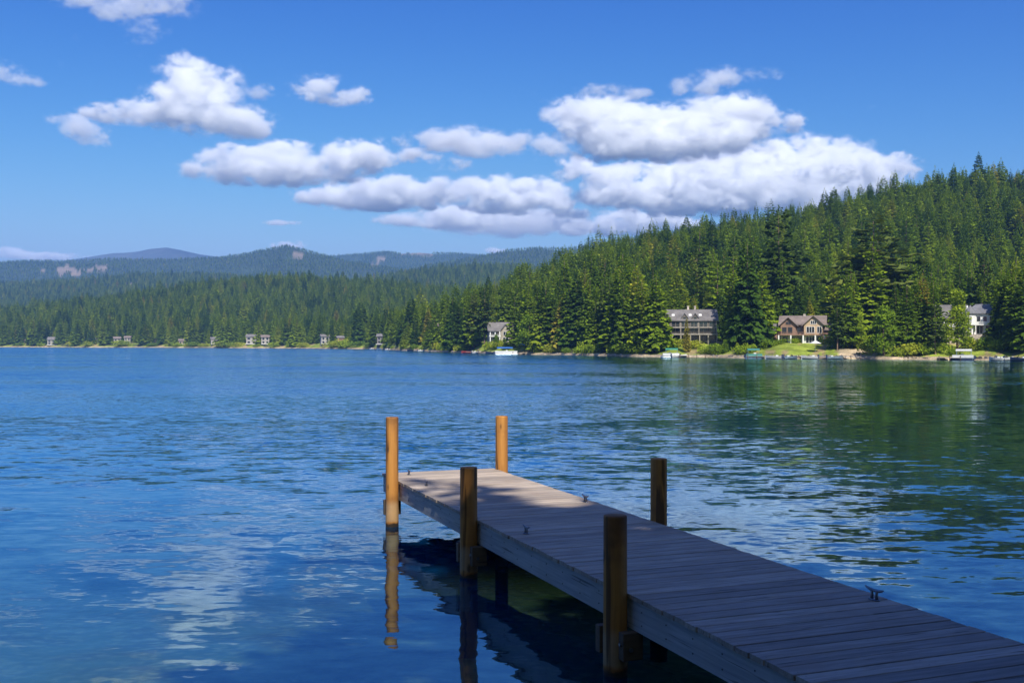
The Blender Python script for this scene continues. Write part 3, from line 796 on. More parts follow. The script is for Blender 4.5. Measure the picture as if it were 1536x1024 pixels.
def gable_roof(x0, x1, y0, y1, ze, zr, along='x', th=.16, ov=.35):
    """ridge along x or y; returns MB"""
    b = MB()
    if along == 'x':
        ym = (y0 + y1) / 2; sl = (zr - ze) / (ym - y0); e = ov * sl
        poly = [(y0 - ov, ze - e), (ym, zr), (y1 + ov, ze - e), (y1 + ov, ze - e + th), (ym, zr + th), (y0 - ov, ze - e + th)]
        b.prism(poly, x0 - ov, x1 + ov, M=lambda p: (p[1], p[0], p[2]))
    else:
        xm = (x0 + x1) / 2; sl = (zr - ze) / (xm - x0); e = ov * sl
        poly = [(x0 - ov, ze - e), (xm, zr), (x1 + ov, ze - e), (x1 + ov, ze - e + th), (xm, zr + th), (x0 - ov, ze - e + th)]
        b.prism(poly, y0 - ov, y1 + ov)
    return b
def gable_body(x0, x1, y0, y1, z0, ze, zr, along='x'):
    b = MB()
    if along == 'x': b.prism([(y0, z0), (y1, z0), (y1, ze), ((y0 + y1) / 2, zr - .02), (y0, ze)], x0, x1, M=lambda p: (p[1], p[0], p[2]))
    else: b.prism([(x0, z0), (x1, z0), (x1, ze), ((x0 + x1) / 2, zr - .02), (x0, ze)], y0, y1)
    return b
def window(root, x, z, w, h, y, fm=None, nx=1, nz=1, depth=.05):
    """window on the face at depth y (facing the lake, -y)"""
    f = MB(); t = .055
    f.box(x - w / 2 - t, x + w / 2 + t, y - depth, y + .02, z - t, z); f.box(x - w / 2 - t, x + w / 2 + t, y - depth, y + .02, z + h, z + h + t)
    for q in (x - w / 2 - t, x + w / 2): f.box(q, q + t, y - depth, y + .02, z, z + h)
    for i in range(1, nx): q = x - w / 2 + w * i / nx; f.box(q - t / 2, q + t / 2, y - depth + .008, y + .02, z, z + h)
    for i in range(1, nz): q = z + h * i / nz; f.box(x - w / 2, x + w / 2, y - depth + .012, y + .02, q - t / 2, q + t / 2)
    o = f.build('window', fm or M_WHITE, root)
    p = MB(); p.box(x - w / 2 + .001, x + w / 2 - .001, y - .02, y + .015, z + .001, z + h - .001); p.build('pane', M_GLASS, o)
def railing(root, x0, x1, y, z, h=.62, m=None, step=.35):
    b = MB(); b.box(x0, x1, y - .03, y + .03, z + h - .05, z + h); b.box(x0, x1, y - .02, y + .02, z + .06, z + .1)
    q = x0
    while q <= x1 + .01: b.box(q - .018, q + .018, y - .017, y + .017, z, z + h - .05); q += step
    b.build('railing', m or M_WHITE, root)
def house_at(name, px, r, label, yaw=0., dz=0.):
    Z = float(shoreZ(np.array([px]))[0]) + r; X = (px - 768) * Z / FPX
    o = empty(name, (X, Z, ground_z(px, Z) + dz), -math.atan2(X, Z) + yaw)
    o.scale = (1.09, 1.09, 1.05) if name != 'cabin' else (.92, .92, .92)
    return tag(o, label, 'house'), Z
# --- the grey lodge
def lodge():
    o, Z = house_at('lakeside_lodge', 1035, 15, 'big grey three-storey lodge with long grey roof and two chimneys', radians(4))
    o.location.z = 3.0
    W = 5.0; e = 4.35; rg = 6.35
    MB().box(-W, W, 0, 6.2, -1.2, e).build('wall', M_GREY, o)
    g = gable_body(-W + .002, W - .002, .002, 6.198, e - .3, e + .001, rg)
    g.build('gable_wall', M_GREY, o)
    rf = gable_roof(-W, W, 0, 6.2, e, rg).build('roof', R_GREY, o)
    for x in (-.15, 1.15):
        c = MB(); c.box(x - .17, x + .17, 3.0, 3.35, rg - .6, rg + .75); c.box(x - .22, x + .22, 2.95, 3.4, rg + .75, rg + .85); c.build('chimney', M_STONE, rf)
    for x in (-3.1, .1, 2.0):
        s = MB(); s.box(x - .26, x + .26, -.3, .3, -.04, .05, M=lambda p, x=x: (p[0], 1.25 + p[1] * .8, e + .95 + p[1] * .52 + p[2] + .05)); s.build('skylight', M_WHITE, rf)
    for x in (-1.0, 1.0):
        d = empty('dormer', (0, 0, 0)); d.parent = o
        gable_body(x - .62, x + .62, .12, 2.2, e - .1, e + .42, e + 1.25, 'y').build('dormer_wall', M_GREY, d)
        gable_roof(x - .62, x + .62, .12, 2.2, e + .42, e + 1.27, 'y', .1, .16).build('dormer_roof', R_DARK, d)
        q = MB(); q.box(x - .25, x + .25, .07, .13, e + .12, e + .55); q.build('pane', M_GLASS, d)
    for lev, (z, h) in enumerate(((.25, 1.05), (1.75, .95), (3.05, .95))):
        xs = [(-4.2, .8, 1), (-2.7, 1.5, 2), (-1.0, 1.1, 2), (.75, 1.2, 2), (2.5, 1.5, 2), (4.1, 1.0, 1)]
        for x, w, n in xs: window(o, x, z, w, h, 0, M_BEIGE, nx=n)
    for z, dpt, x0 in ((1.42, 1.5, -W - .9), (2.78, .9, -W)):
        MB().box(x0, W + .1, -dpt, -.002, z, z + .16).build('balcony', M_PURPLE, o)
        railing(o, x0 + .05, W + .05, -dpt + .06, z + .16, .45, M_GREY, .4)
    c = MB()
    for x in (-5.7, -3.4, -1.8, .0, 1.7, 3.3, 4.9): c.box(x - .09, x + .09, -1.42, -1.24, -1.2, 1.42)
    for x in (-4.8, -1.8, 1.6, 4.9): c.box(x - .07, x + .07, -.86, -.72, 1.58, 2.78); c.box(x - .07, x + .07, -.1, -.002, 2.94, e)
    each_box(c, 'column', M_BEIGE, o)
    dr = MB(); dr.box(2.9, 3.7, -.07, -.004, -.02, .2); dr.build('step', M_STONE, o)
    w2 = empty('side_wing'); w2.parent = o
    MB().box(-W - 2.2, -W - .002, 1.5, 4.8, -1.2, 1.7).build('wing_wall', M_BEIGE, w2)
    gable_roof(-W - 2.2, -W - .4, 1.5, 4.8, 1.7, 2.5, 'x', .12, .3).build('wing_roof', R_GREY, w2)
lodge()
def chalet():
    o, Z = house_at('lakeside_chalet', 1208, 17, 'brown wooden chalet with two front gables and white ground floor', radians(-3))
    o.location.z = 2.72
    e = 3.55; rg = 5.05
    MB().box(-4.3, 3.0, .4, 5.6, -.8, 1.55).build('ground_floor_wall', M_WSID, o)
    MB().box(-4.3, 3.0, .42, 5.58, 1.55, e).build('upper_wall', M_BROWN, o)
    gable_roof(-4.3, 3.2, .4, 5.6, e, rg, 'x', .15, .4).build('roof', R_BROWN, o)
    gable_body(-4.295, 2.995, .425, 5.575, e - .1, e + .001, rg).build('gable_wall', M_BROWN, o)
    for x0, x1, y0, apex, nm in ((-.2, 3.0, -.5, 5.0, 'tan'), (-4.25, -1.6, -.1, 4.75, 'brown')):
        gd = empty('front_gable'); gd.parent = o
        wm = M_TAN if nm == 'tan' else M_BROWN
        gable_body(x0, x1, y0, 3.0, 1.56, e - .05, apex, 'y').build('gable_wall', wm, gd)
        gable_roof(x0, x1, y0, 3.0, e - .05, apex, 'y', .13, .4).build('gable_roof', R_BROWN, gd)
        if nm == 'tan': MB().box(x0 + .001, x1 - .001, y0 + .003, .398, -.8, 1.555).build('gable_base', M_WSID, gd)
    window(o, 1.4, 3.55, .9, .62, -.5, nx=3); window(o, .9, 1.95, 1.3, 1.1, -.5, nx=3); window(o, 2.4, 1.95, .7, 1.1, -.5, nx=2)
    window(o, .9, .1, 1.5, 1.15, -.497, nx=3); window(o, 2.4, .1, .75, 1.15, -.497)
    for x in (-3.6, -2.6): window(o, x, 1.95, .7, 1.0, -.1, M_TRIM)
    window(o, -1.0, 1.95, .8, 1.0, .42, M_TRIM); window(o, -2.9, 3.55, .8, .4, -.1, M_TRIM, 2)
    for x, w in ((-3.5, .9), (-1.6, 1.9)): window(o, x, .1, w, 1.15, .4, nx=max(1, int(w / .7)))
    MB().box(-4.6, 3.4, -1.3, -.505, 1.5, 1.64).build('balcony', M_BROWN, o)
    MB().box(-4.6, -.22, -.502, .398, 1.5, 1.64).build('balcony', M_BROWN, o)
    railing(o, -4.55, 3.35, -1.25, 1.64, .42, M_BROWN, .3)
    c = MB()
    for x in (-4.5, -2.4, -.3, 1.75, 3.3): c.box(x - .11, x + .11, -1.3, -1.08, -.8, 1.5)
    each_box(c, 'column', M_WHITE, o)
    w2 = empty('side_wing'); w2.parent = o
    MB().box(3.003, 5.0, .9, 4.6, -.8, 2.5).build('wing_wall', M_BROWN, w2)
    gable_roof(3.45, 5.0, .9, 4.6, 2.6, 3.7, 'x', .13, .35).build('wing_roof', R_BROWN, w2)
    MB().box(-5.4, -4.303, 1.0, 4.6, -.8, 2.4).build('wing_wall', M_BROWN, w2)
    gable_roof(-5.4, -4.75, 1.0, 4.6, 2.6, 3.6, 'x', .13, .35).build('wing_roof', R_GREY, w2)
    ch = MB(); ch.box(-.5, -.1, 2.8, 3.2, 4.6, 5.5); ch.build('chimney', M_STONE, o)
    t = MB(); t.box(-4.8, 3.6, -2.0, -1.31, -.9, -.06); t.build('terrace', M_STONE, o)
chalet()
def white_house():
    o, Z = house_at('white_house', 1452, 14, 'white two-storey house with dark hipped roof and corner turret', radians(-5))
    o.location.z = 4.35
    e = 3.45; rg = 5.2
    MB().box(-.3, 4.4, 0, 6, -2.0, e).build('wall', M_WSID, o)
    MB().box(-5.2, -.302, 1.2, 6, -2.0, 3.05).build('left_wall', M_WSID, o)
    r = MB(); ov = .35
    r.add([(-.6, -ov, e), (4.75, -ov, e), (4.75, 6.3, e), (-.6, 6.3, e), (.9, 3, rg), (3.0, 3, rg), (-.6, -ov, e + .12), (4.75, -ov, e + .12), (4.75, 6.3, e + .12), (-.6, 6.3, e + .12)],
          [(0, 3, 2, 1), (0, 1, 7, 6), (1, 2, 8, 7), (2, 3, 9, 8), (3, 0, 6, 9), (6, 7, 5, 4), (7, 8, 5), (8, 9, 4, 5), (9, 6, 4)])
    rf = r.build('roof', R_DARK, o)
    gable_roof(-5.2, -.9, 1.2, 6, 3.05, 5.05, 'x', .14, .4).build('left_roof', R_GREY, o)
    gable_body(-5.195, -.31, 1.205, 5.99, 3.0, 3.06, 5.05).build('gable_wall', M_WSID, o)
    tr = empty('turret'); tr.parent = o
    n = 8; tx, ty, R = .35, -.1, .85
    t = MB(); t.tube([(tx, ty, -2.0), (tx, ty, e)], [R, R], n); t.build('turret_wall', M_WSID, tr)
    c = MB(); c.tube([(tx, ty, e + .003), (tx, ty, e + .12), (tx, ty, e + 1.5)], [R + .25, R + .25, .02], n); c.build('turret_roof', R_DARK, tr)
    for x in (1.6, 2.55, 3.5): window(o, x, 2.15, .55, .85, 0)
    for x, w in ((1.75, .9), (3.3, 1.3)): window(o, x, .15, w, 1.25, 0, nx=2)
    for z in (.2, 2.1): window(tr, tx, z, .5, .95, ty - .79)
    for x in (-4.2, -2.9, -1.6): window(o, x, .3, .8, 1.0, 1.2); window(o, x, 1.85, .8, .8, 1.2)
    MB().box(-.2, 4.7, -1.2, -.003, 1.52, 1.66).build('balcony', M_WHITE, o)
    railing(o, 1.2, 4.65, -1.15, 1.66, .42, M_WHITE, .25)
    MB().box(-5.3, 4.9, -1.6, -.003, -2.0, -.02).build('terrace', M_STONE, o)
    c = MB()
    for x in (1.25, 2.6, 4.6): c.box(x - .07, x + .07, -1.18, -1.04, -.02, 1.52)
    each_box(c, 'column', M_WHITE, o)
    s = MB(); s.box(4.404, 5.3, 1.5, 4.5, -2.0, 1.9); s.build('side_porch', M_TAN, o)
white_house()
def cottage():
    o, Z = house_at('grey_cottage', 751, 16, 'grey-roofed cottage with white porch posts above the blue canopy boat', radians(6))
    o.location.z = 3.2
    e = 2.95; rg = 4.9
    MB().box(-2.9, 3.0, 0, 5, -1.2, e).build('wall', M_BEIGE, o)
    gable_body(-2.895, 2.995, .003, 4.995, e - .1, e + .001, rg).build('gable_wall', M_BEIGE, o)
    rf = gable_roof(-2.9, 3.0, 0, 5, e, rg, 'x', .14, .35).build('roof', R_GREY, o)
    fg = empty('front_gable'); fg.parent = o
    gable_body(-.1, 2.4, -.7, 2.5, -1.2, e - .15, 4.35, 'y').build('gable_wall', M_BEIGE, fg)
    gable_roof(-.1, 2.4, -.7, 2.5, e - .15, 4.37, 'y', .12, .35).build('gable_roof', R_GREY, fg)
    window(o, 1.15, 1.6, 1.1, .95, -.7, nx=2); window(o, 1.15, .1, 1.3, .95, -.7, nx=2); window(o, -1.5, 1.6, .9, .9, 0, nx=2); window(o, -1.5, .1, .9, 1.0, 0)
    c = MB()
    for x in (-2.7, -1.5, -.35): c.box(x - .1, x + .1, -1.3, -1.1, -1.2, e - .35)
    each_box(c, 'column', M_WHITE, o)
    MB().box(-3.0, -.103, -1.4, -.003, 1.25, 1.4).build('balcony', M_WHITE, o); railing(o, -2.95, -.15, -1.35, 1.4, .4, M_WHITE, .3)
    p = MB(); p.prism([(-.003, e - .05), (-1.5, e - .35), (-1.5, e - .25), (-.003, e + .08)], -3.1, -.47, M=lambda q: (q[1], q[0], q[2])); p.build('porch_roof', R_GREY, o)
cottage()
# --- small cabins far across the lake
def cabin(px, r, w, hh, wm, rm, label, along='x', y_off=0.):
    o, Z = house_at('cabin', px, r, label, random.uniform(-.3, .3))
    MB().box(-w / 2, w / 2, 0, w * .7, -1.5, hh).build('wall', wm, o)
    (gable_body(-w / 2 + .003, w / 2 - .003, .003, w * .7 - .003, hh - .1, hh + .001, hh + w * .22, along)).build('gable_wall', wm, o)
    gable_roof(-w / 2, w / 2, 0, w * .7, hh, hh + w * .22, along, .16, .45).build('roof', rm, o)
    n = max(2, int(w / 2.2))
    for i in range(n):
        x = -w / 2 + w * (i + .5) / n
        window(o, x, .7, w / n * .55, 1.3, 0)
        if hh > 4: window(o, x, hh - 1.9, w / n * .55, 1.2, 0)
    MB().box(-w / 2 - .2, w / 2 + .2, -1.6, -.003, .2, .4).build('porch', M_WHITE, o)
CAB = [(32, 9, 5, 3.4, M_BROWN, R_BROWN, 'brown cabin at the edge of the picture on the distant shore'), (80, 6, 8.2, 4.2, M_BEIGE, R_GREY, 'wide grey-roofed cabin among firs near the end of the distant shore'),
       (50, 10, 4, 3.5, M_CABIN, R_BROWN, 'small white cabin between two cabins near the end of the distant shore'), (138, 11, 4, 3.2, M_CABIN, R_DARK, 'white cabin half hidden by firs on the distant shore'),
       (176, 10, 4.5, 4.2, M_CABIN, R_BROWN, 'narrow white two-storey cabin on the distant shore'), (191, 12, 4, 4.4, M_BEIGE, R_BROWN, 'beige cabin right beside a narrow white one on the distant shore'),
       (273, 9, 4, 2.8, M_BROWN, R_BROWN, 'lone low brown cabin midway on the distant shore'), (322, 9, 4.5, 3.8, M_CABIN, R_GREY, 'white cabin with grey roof left of the tall white pair'),
       (349, 13, 5.5, 5.0, M_BEIGE, R_GREY, 'pale cabin set back behind firs on the distant shore'), (377, 10, 6.2, 4.8, M_CABIN, R_GREY, 'bright white two-storey house on the distant shore, larger of a pair'),
       (398, 10, 4.6, 4.6, M_CABIN, R_BROWN, 'slim white house beside the bright white two-storey house'), (488, 10, 4.4, 4.6, M_CABIN, R_GREY, 'white two-storey cabin alone by the point on the distant shore'),
       (511, 9, 3.5, 4.0, M_BROWN, R_GREY, 'small brown cabin nearest the point'), (572, 10, 4.2, 4.2, M_GREY, R_GREY, 'grey gabled cabin half hidden where the point begins'), (664, 13, 2.6, 6.4, M_CABIN, R_BROWN, 'narrow pale house glimpsed between the firs before the cottage')]
for q in CAB: cabin(*q)

# ------------------------------------------------------------------ boats and things along the water
M_HULLW = plain('white_gelcoat', (.6, .6, .58), .25, var=.05); M_ALU = plain('aluminium', (.55, .56, .58), .35, .9, .15)
M_BLUE = plain('blue_canvas', (.03, .13, .42), .7, var=.2); M_GREEN = plain('green_canvas', (.05, .25, .16), .7, var=.2); M_TEAL = plain('teal_canvas', (.05, .2, .17), .7, var=.2)
M_WCAN = plain('white_canvas', (.6, .6, .58), .7, var=.06); M_NAVY = plain('navy_hull', (.02, .03, .07), .3, var=.2); M_RED = plain('red_hull', (.32, .05, .04), .35, var=.2)
M_PIERW = plain('pier_planks', (.34, .30, .26), .8, var=.3)
BS = .78
def spot(px, r, z=0.):
    Z = float(shoreZ(np.array([px]))[0]) + r
    return ((px - 768) * Z / FPX, Z, z)
def pontoon(px, r, L, can, label, side=M_HULLW, rz=0., hull=M_ALU):
    X, Y, _ = spot(px, r); o = tag(empty('pontoon_boat', (X, Y, 0), -math.atan2(X, Y) + rz), label, 'boat'); o.scale = (BS, BS, BS)
    for y in (-.85, .85):
        t = MB(); t.tube([(-L / 2, y, .12), (-L / 2 + .3, y, .1), (L / 2 - .8, y, .1), (L / 2 - .25, y, .18), (L / 2, y, .3)], [.26, .3, .3, .24, .06], 12); t.build('pontoon', hull, o, smooth=True)
    MB().box(-L / 2, L / 2 - .3, -1.2, 1.2, .42, .52).build('deck', M_ALU, o)
    rl = MB()
    for y in (-1.17, 1.17): rl.box(-L / 2 + .1, L / 2 - .5, y - .03, y + .03, .55, 1.1)
    for x in (-L / 2 + .1, L / 2 - .56): rl.box(x, x + .06, -1.14, 1.14, .55, 1.1)
    rl.build('side_panel', side, o)
    st = MB(); st.box(-L / 2 + .3, -L / 2 + .9, -.9, .9, .53, 1.0); st.box(L / 2 - 1.9, L / 2 - .8, .5, 1.05, .53, .95); st.box(L / 2 - 1.9, L / 2 - .8, -1.05, -.5, .53, .95); st.build('seat', M_WCAN, o)
    cs = MB(); cs.box(-.3, .25, -.9, -.35, .53, 1.35); cs.build('console', M_HULLW, o)
    for x, y in ((-L * .38, -1.1), (-L * .38, 1.1), (L * .22, -1.1), (L * .22, 1.1)):
        q = MB(); q.tube([(x, y, 1.1), (x, y, 2.12)], [.03, .03], 6); q.build('canopy_post', M_ALU, o)
    c = MB(); a, b = -L * .41, L * .25; n = 6
    for i in range(n):
        y0, y1 = -1.25 + 2.5 * i / n, -1.25 + 2.5 * (i + 1) / n; f = lambda y: 2.1 + .16 * (1 - (y / 1.25) ** 2)
        c.add([(a, y0, f(y0)), (b, y0, f(y0)), (b, y1, f(y1)), (a, y1, f(y1)), (a, y0, f(y0) + .06), (b, y0, f(y0) + .06), (b, y1, f(y1) + .06), (a, y1, f(y1) + .06)], [(0, 3, 2, 1), (4, 5, 6, 7), (0, 1, 5, 4), (2, 3, 7, 6), (0, 4, 7, 3), (1, 2, 6, 5)])
    for y in (-1.255, 1.255): c.box(a, b, y - .012, y + .012, 1.9, 2.12)
    c.build('canopy', can, o)
    m = MB(); m.box(-L / 2 - .35, -L / 2 - .02, -.18, .18, .2, .95); m.build('outboard_motor', M_NAVY, o)
def motorboat(px, r, L, hull, label, rz=0., z=0.):
    X, Y, _ = spot(px, r); o = tag(empty('motorboat', (X, Y, z), -math.atan2(X, Y) + rz), label, 'boat'); o.scale = (BS, BS, BS)
    h = MB(); secs = []
    for s in np.linspace(0, 1, 8):
        x = -L / 2 + L * s; w = .85 * (1 - max(0, (s - .45) / .55) ** 2.2) + .02; zt = .55 + .3 * s ** 2; zb = -.2 + .45 * max(0, s - .6) ** 1.5
        secs.append([(x, -w, zt), (x, -w * .82, .1 + .2 * s), (x, 0, zb), (x, w * .82, .1 + .2 * s), (x, w, zt), (x, w * .8, zt + .02), (x, 0, zt - .02 if .3 < s else zt - .25), (x, -w * .8, zt + .02)])
    n = 8; vs = [p for q in secs for p in q]; fs = [(i * n + k, i * n + (k + 1) % n, (i + 1) * n + (k + 1) % n, (i + 1) * n + k) for i in range(7) for k in range(n)] + [tuple(range(n))[::-1], tuple(range(7 * n, 8 * n))]
    h.add(vs, fs); h.build('hull', hull, o)
    w = MB(); w.prism([(.35, .6), (.45, .6), (.1, 1.05), (.05, 1.05)], -.6, .6); w.build('windshield', M_GLASS, o)
    s = MB(); s.box(-L * .3, -L * .3 + .5, -.6, .6, .4, .85); s.build('seat', M_WCAN, o)
    m = MB(); m.box(-L / 2 - .35, -L / 2 - .01, -.16, .16, .1, 1.0); m.build('outboard_motor', M_NAVY, o)
pontoon(760, -4.5, 7.6, M_BLUE, 'white pontoon boat with bright blue canopy moored below the cottage', rz=radians(4))
pontoon(1005, -2.2, 4.6, M_GREEN, 'white pontoon boat with dark green canopy below the lodge', rz=pi + .05)
pontoon(1132, -2.5, 4.2, M_TEAL, 'low pontoon boat with teal canopy between lodge and chalet', side=M_TEAL, rz=.1)
pontoon(1443, -2.6, 4.6, M_WCAN, 'pontoon boat with white canopy and dark hull below the white house', rz=pi - .06, hull=M_NAVY)
MBT = [(560, -1.5, 4.4, M_HULLW, 'white motorboat at the tip of the point'), (571, -2, 4.2, M_ALU, 'grey motorboat second along the tip of the point'), (584, -1.5, 4.6, M_HULLW, 'white motorboat last of the three by the point'),
       (618, -1.5, 4.4, M_NAVY, 'dark motorboat on the shore of the point'), (634, -1.8, 4.2, M_HULLW, 'white motorboat past the dark motorboat'), (703, -1.5, 5.2, M_RED, 'red motorboat before the cottage shore'),
       (716, -1.2, 4., M_HULLW, 'white motorboat beside the red motorboat'), (737, -1.6, 4., M_NAVY, 'dark covered motorboat right beside the blue canopy boat'), (1019, -1.4, 3.6, M_HULLW, 'white motorboat beside the green canopy boat'),
       (1160, -1.8, 3.6, M_HULLW, 'white motorboat at the dark pier below the chalet'), (1186, -1.5, 3.0, M_ALU, 'grey motorboat below the chalet steps'), (1214, -1.6, 3.6, M_HULLW, 'white motorboat on the shore below the chalet gable'),
       (1253, -1.4, 3.4, M_ALU, 'grey motorboat at the foot of the sandy path'), (1494, -2., 2.6, M_HULLW, 'small white motorboat past the white canopy boat'), (1508, -1.8, 3., M_HULLW, 'white motorboat second past the white canopy boat'), (1529, -1.6, 3.4, M_NAVY, 'dark motorboat at the edge of the picture')]
for i, (px, r, L, hm, lab) in enumerate(MBT): motorboat(px, r, L, hm, lab, rz=(0.1, pi - .1, .25, pi + .1)[i % 4])
def pier(px, L, W, label, rz=0., r=-.6):
    X, Y, _ = spot(px, r); o = tag(empty('wooden_pier', (X, Y, 0), -math.atan2(X, Y) + rz), label, 'pier')
    d = MB(); n = max(4, int(L / .3))
    for i in range(n): d.box(-L / 2 + L * i / n, -L / 2 + L * (i + .93) / n, -W, 0, .38, .44)
    d.build('deck', M_PIERW, o)
    for x in np.arange(-L / 2 + .2, L / 2, 1.6):
        for y in (-W + .1, -.1):
            p = MB(); p.tube([(x, y, -1.2), (x, y, .72)], [.07, .065], 7); p.build('post', M_BARK, o)
PR = [(596, 7, 1.5, 'low wooden pier at the tip of the point'), (655, 6, 1.4, 'low wooden pier among shrubs before the cottage'), (716, 6, 1.5, 'low wooden pier under the bare-trunk pines'), (782, 4.5, 1.5, 'low wooden pier past the blue canopy boat'), (1040, 5.5, 1.4, 'low wooden pier below the lodge'), (1150, 7, 1.4, 'long dark wooden pier between lodge and chalet'), (1225, 6.5, 1.4, 'low wooden pier below the chalet gable'), (1276, 3.5, 1.4, 'short wooden pier at the foot of the sandy path'), (1424, 3.5, 1.3, 'short wooden pier beside the white canopy boat'), (1516, 5, 1.3, 'low wooden pier past the white house')]
for px, L, W, lab in PR: pier(px, L, W, lab)
def stone_wall(px0, px1, h, label):
    b = MB(); r = random.Random(px0); px = px0
    while px < px1:
        w = r.uniform(1.6, 4.0); P = []
        for q, s in ((px, 1), (px + w, 1)):
            X, Y, _ = spot(q, .25); P.append((X, Y))
        z1 = h * r.uniform(.6, 1.15); dpt = r.uniform(.5, .8); j = r.uniform(-.25, .1)
        (xa, ya), (xb, yb) = P
        b.add([(xa, ya + j, -.3), (xb, yb + j, -.3), (xb, yb + dpt, -.3), (xa, ya + dpt, -.3), (xa + .06, ya + j + .08, z1), (xb - .06, yb + j + .08, z1 * r.uniform(.85, 1.05)), (xb - .05, yb + dpt, z1), (xa + .05, ya + dpt, z1)], [(0, 3, 2, 1), (4, 5, 6, 7), (0, 1, 5, 4), (1, 2, 6, 5), (2, 3, 7, 6), (3, 0, 4, 7)])
        px += w
    o = b.build('stone_wall', M_BANKSTONE); tag(o, label, 'wall')
M_BANKSTONE = plain('bank_stone', (.46, .38, .30), .9, var=.35, scale=1.2, bump=.5)
for a, b, h, lab in ((604, 700, .45, 'low stone edging at the water before the cottage'), (724, 775, .5, 'low stone edging at the water below the cottage'), (806, 968, .5, 'long pale stone edging at the water between cottage and lodge'), (972, 1082, .5, 'low stone edging at the water below the lodge'),
                     (1092, 1150, .45, 'low stone edging at the water between lodge and chalet'), (1156, 1292, .6, 'low stone edging at the water below the chalet'), (1348, 1420, .4, 'low stone edging beyond the leaning light green tree'), (1424, 1560, .55, 'low stone edging at the water below the white house')):
    stone_wall(a, b, h, lab)
def umbrella(px, r, m, label):
    X, Y, _ = spot(px, r); Z = ground_z(px, Y); o = tag(empty('beach_umbrella', (X, Y, Z)), label, 'umbrella')
    p = MB(); p.tube([(0, 0, -.1), (0, 0, 2.1)], [.03, .03], 6); p.build('pole', M_ALU, o)
    c = MB(); c.tube([(0, 0, 1.6), (0, 0, 1.64), (0, 0, 2.15)], [1.1, 1.1, .03], 8); c.build('canopy', m, o)
umbrella(783, 2.5, M_BLUE, 'blue beach umbrella beside the blue canopy boat'); umbrella(1223, 5, M_WCAN, 'white beach umbrella on the shore below the chalet')
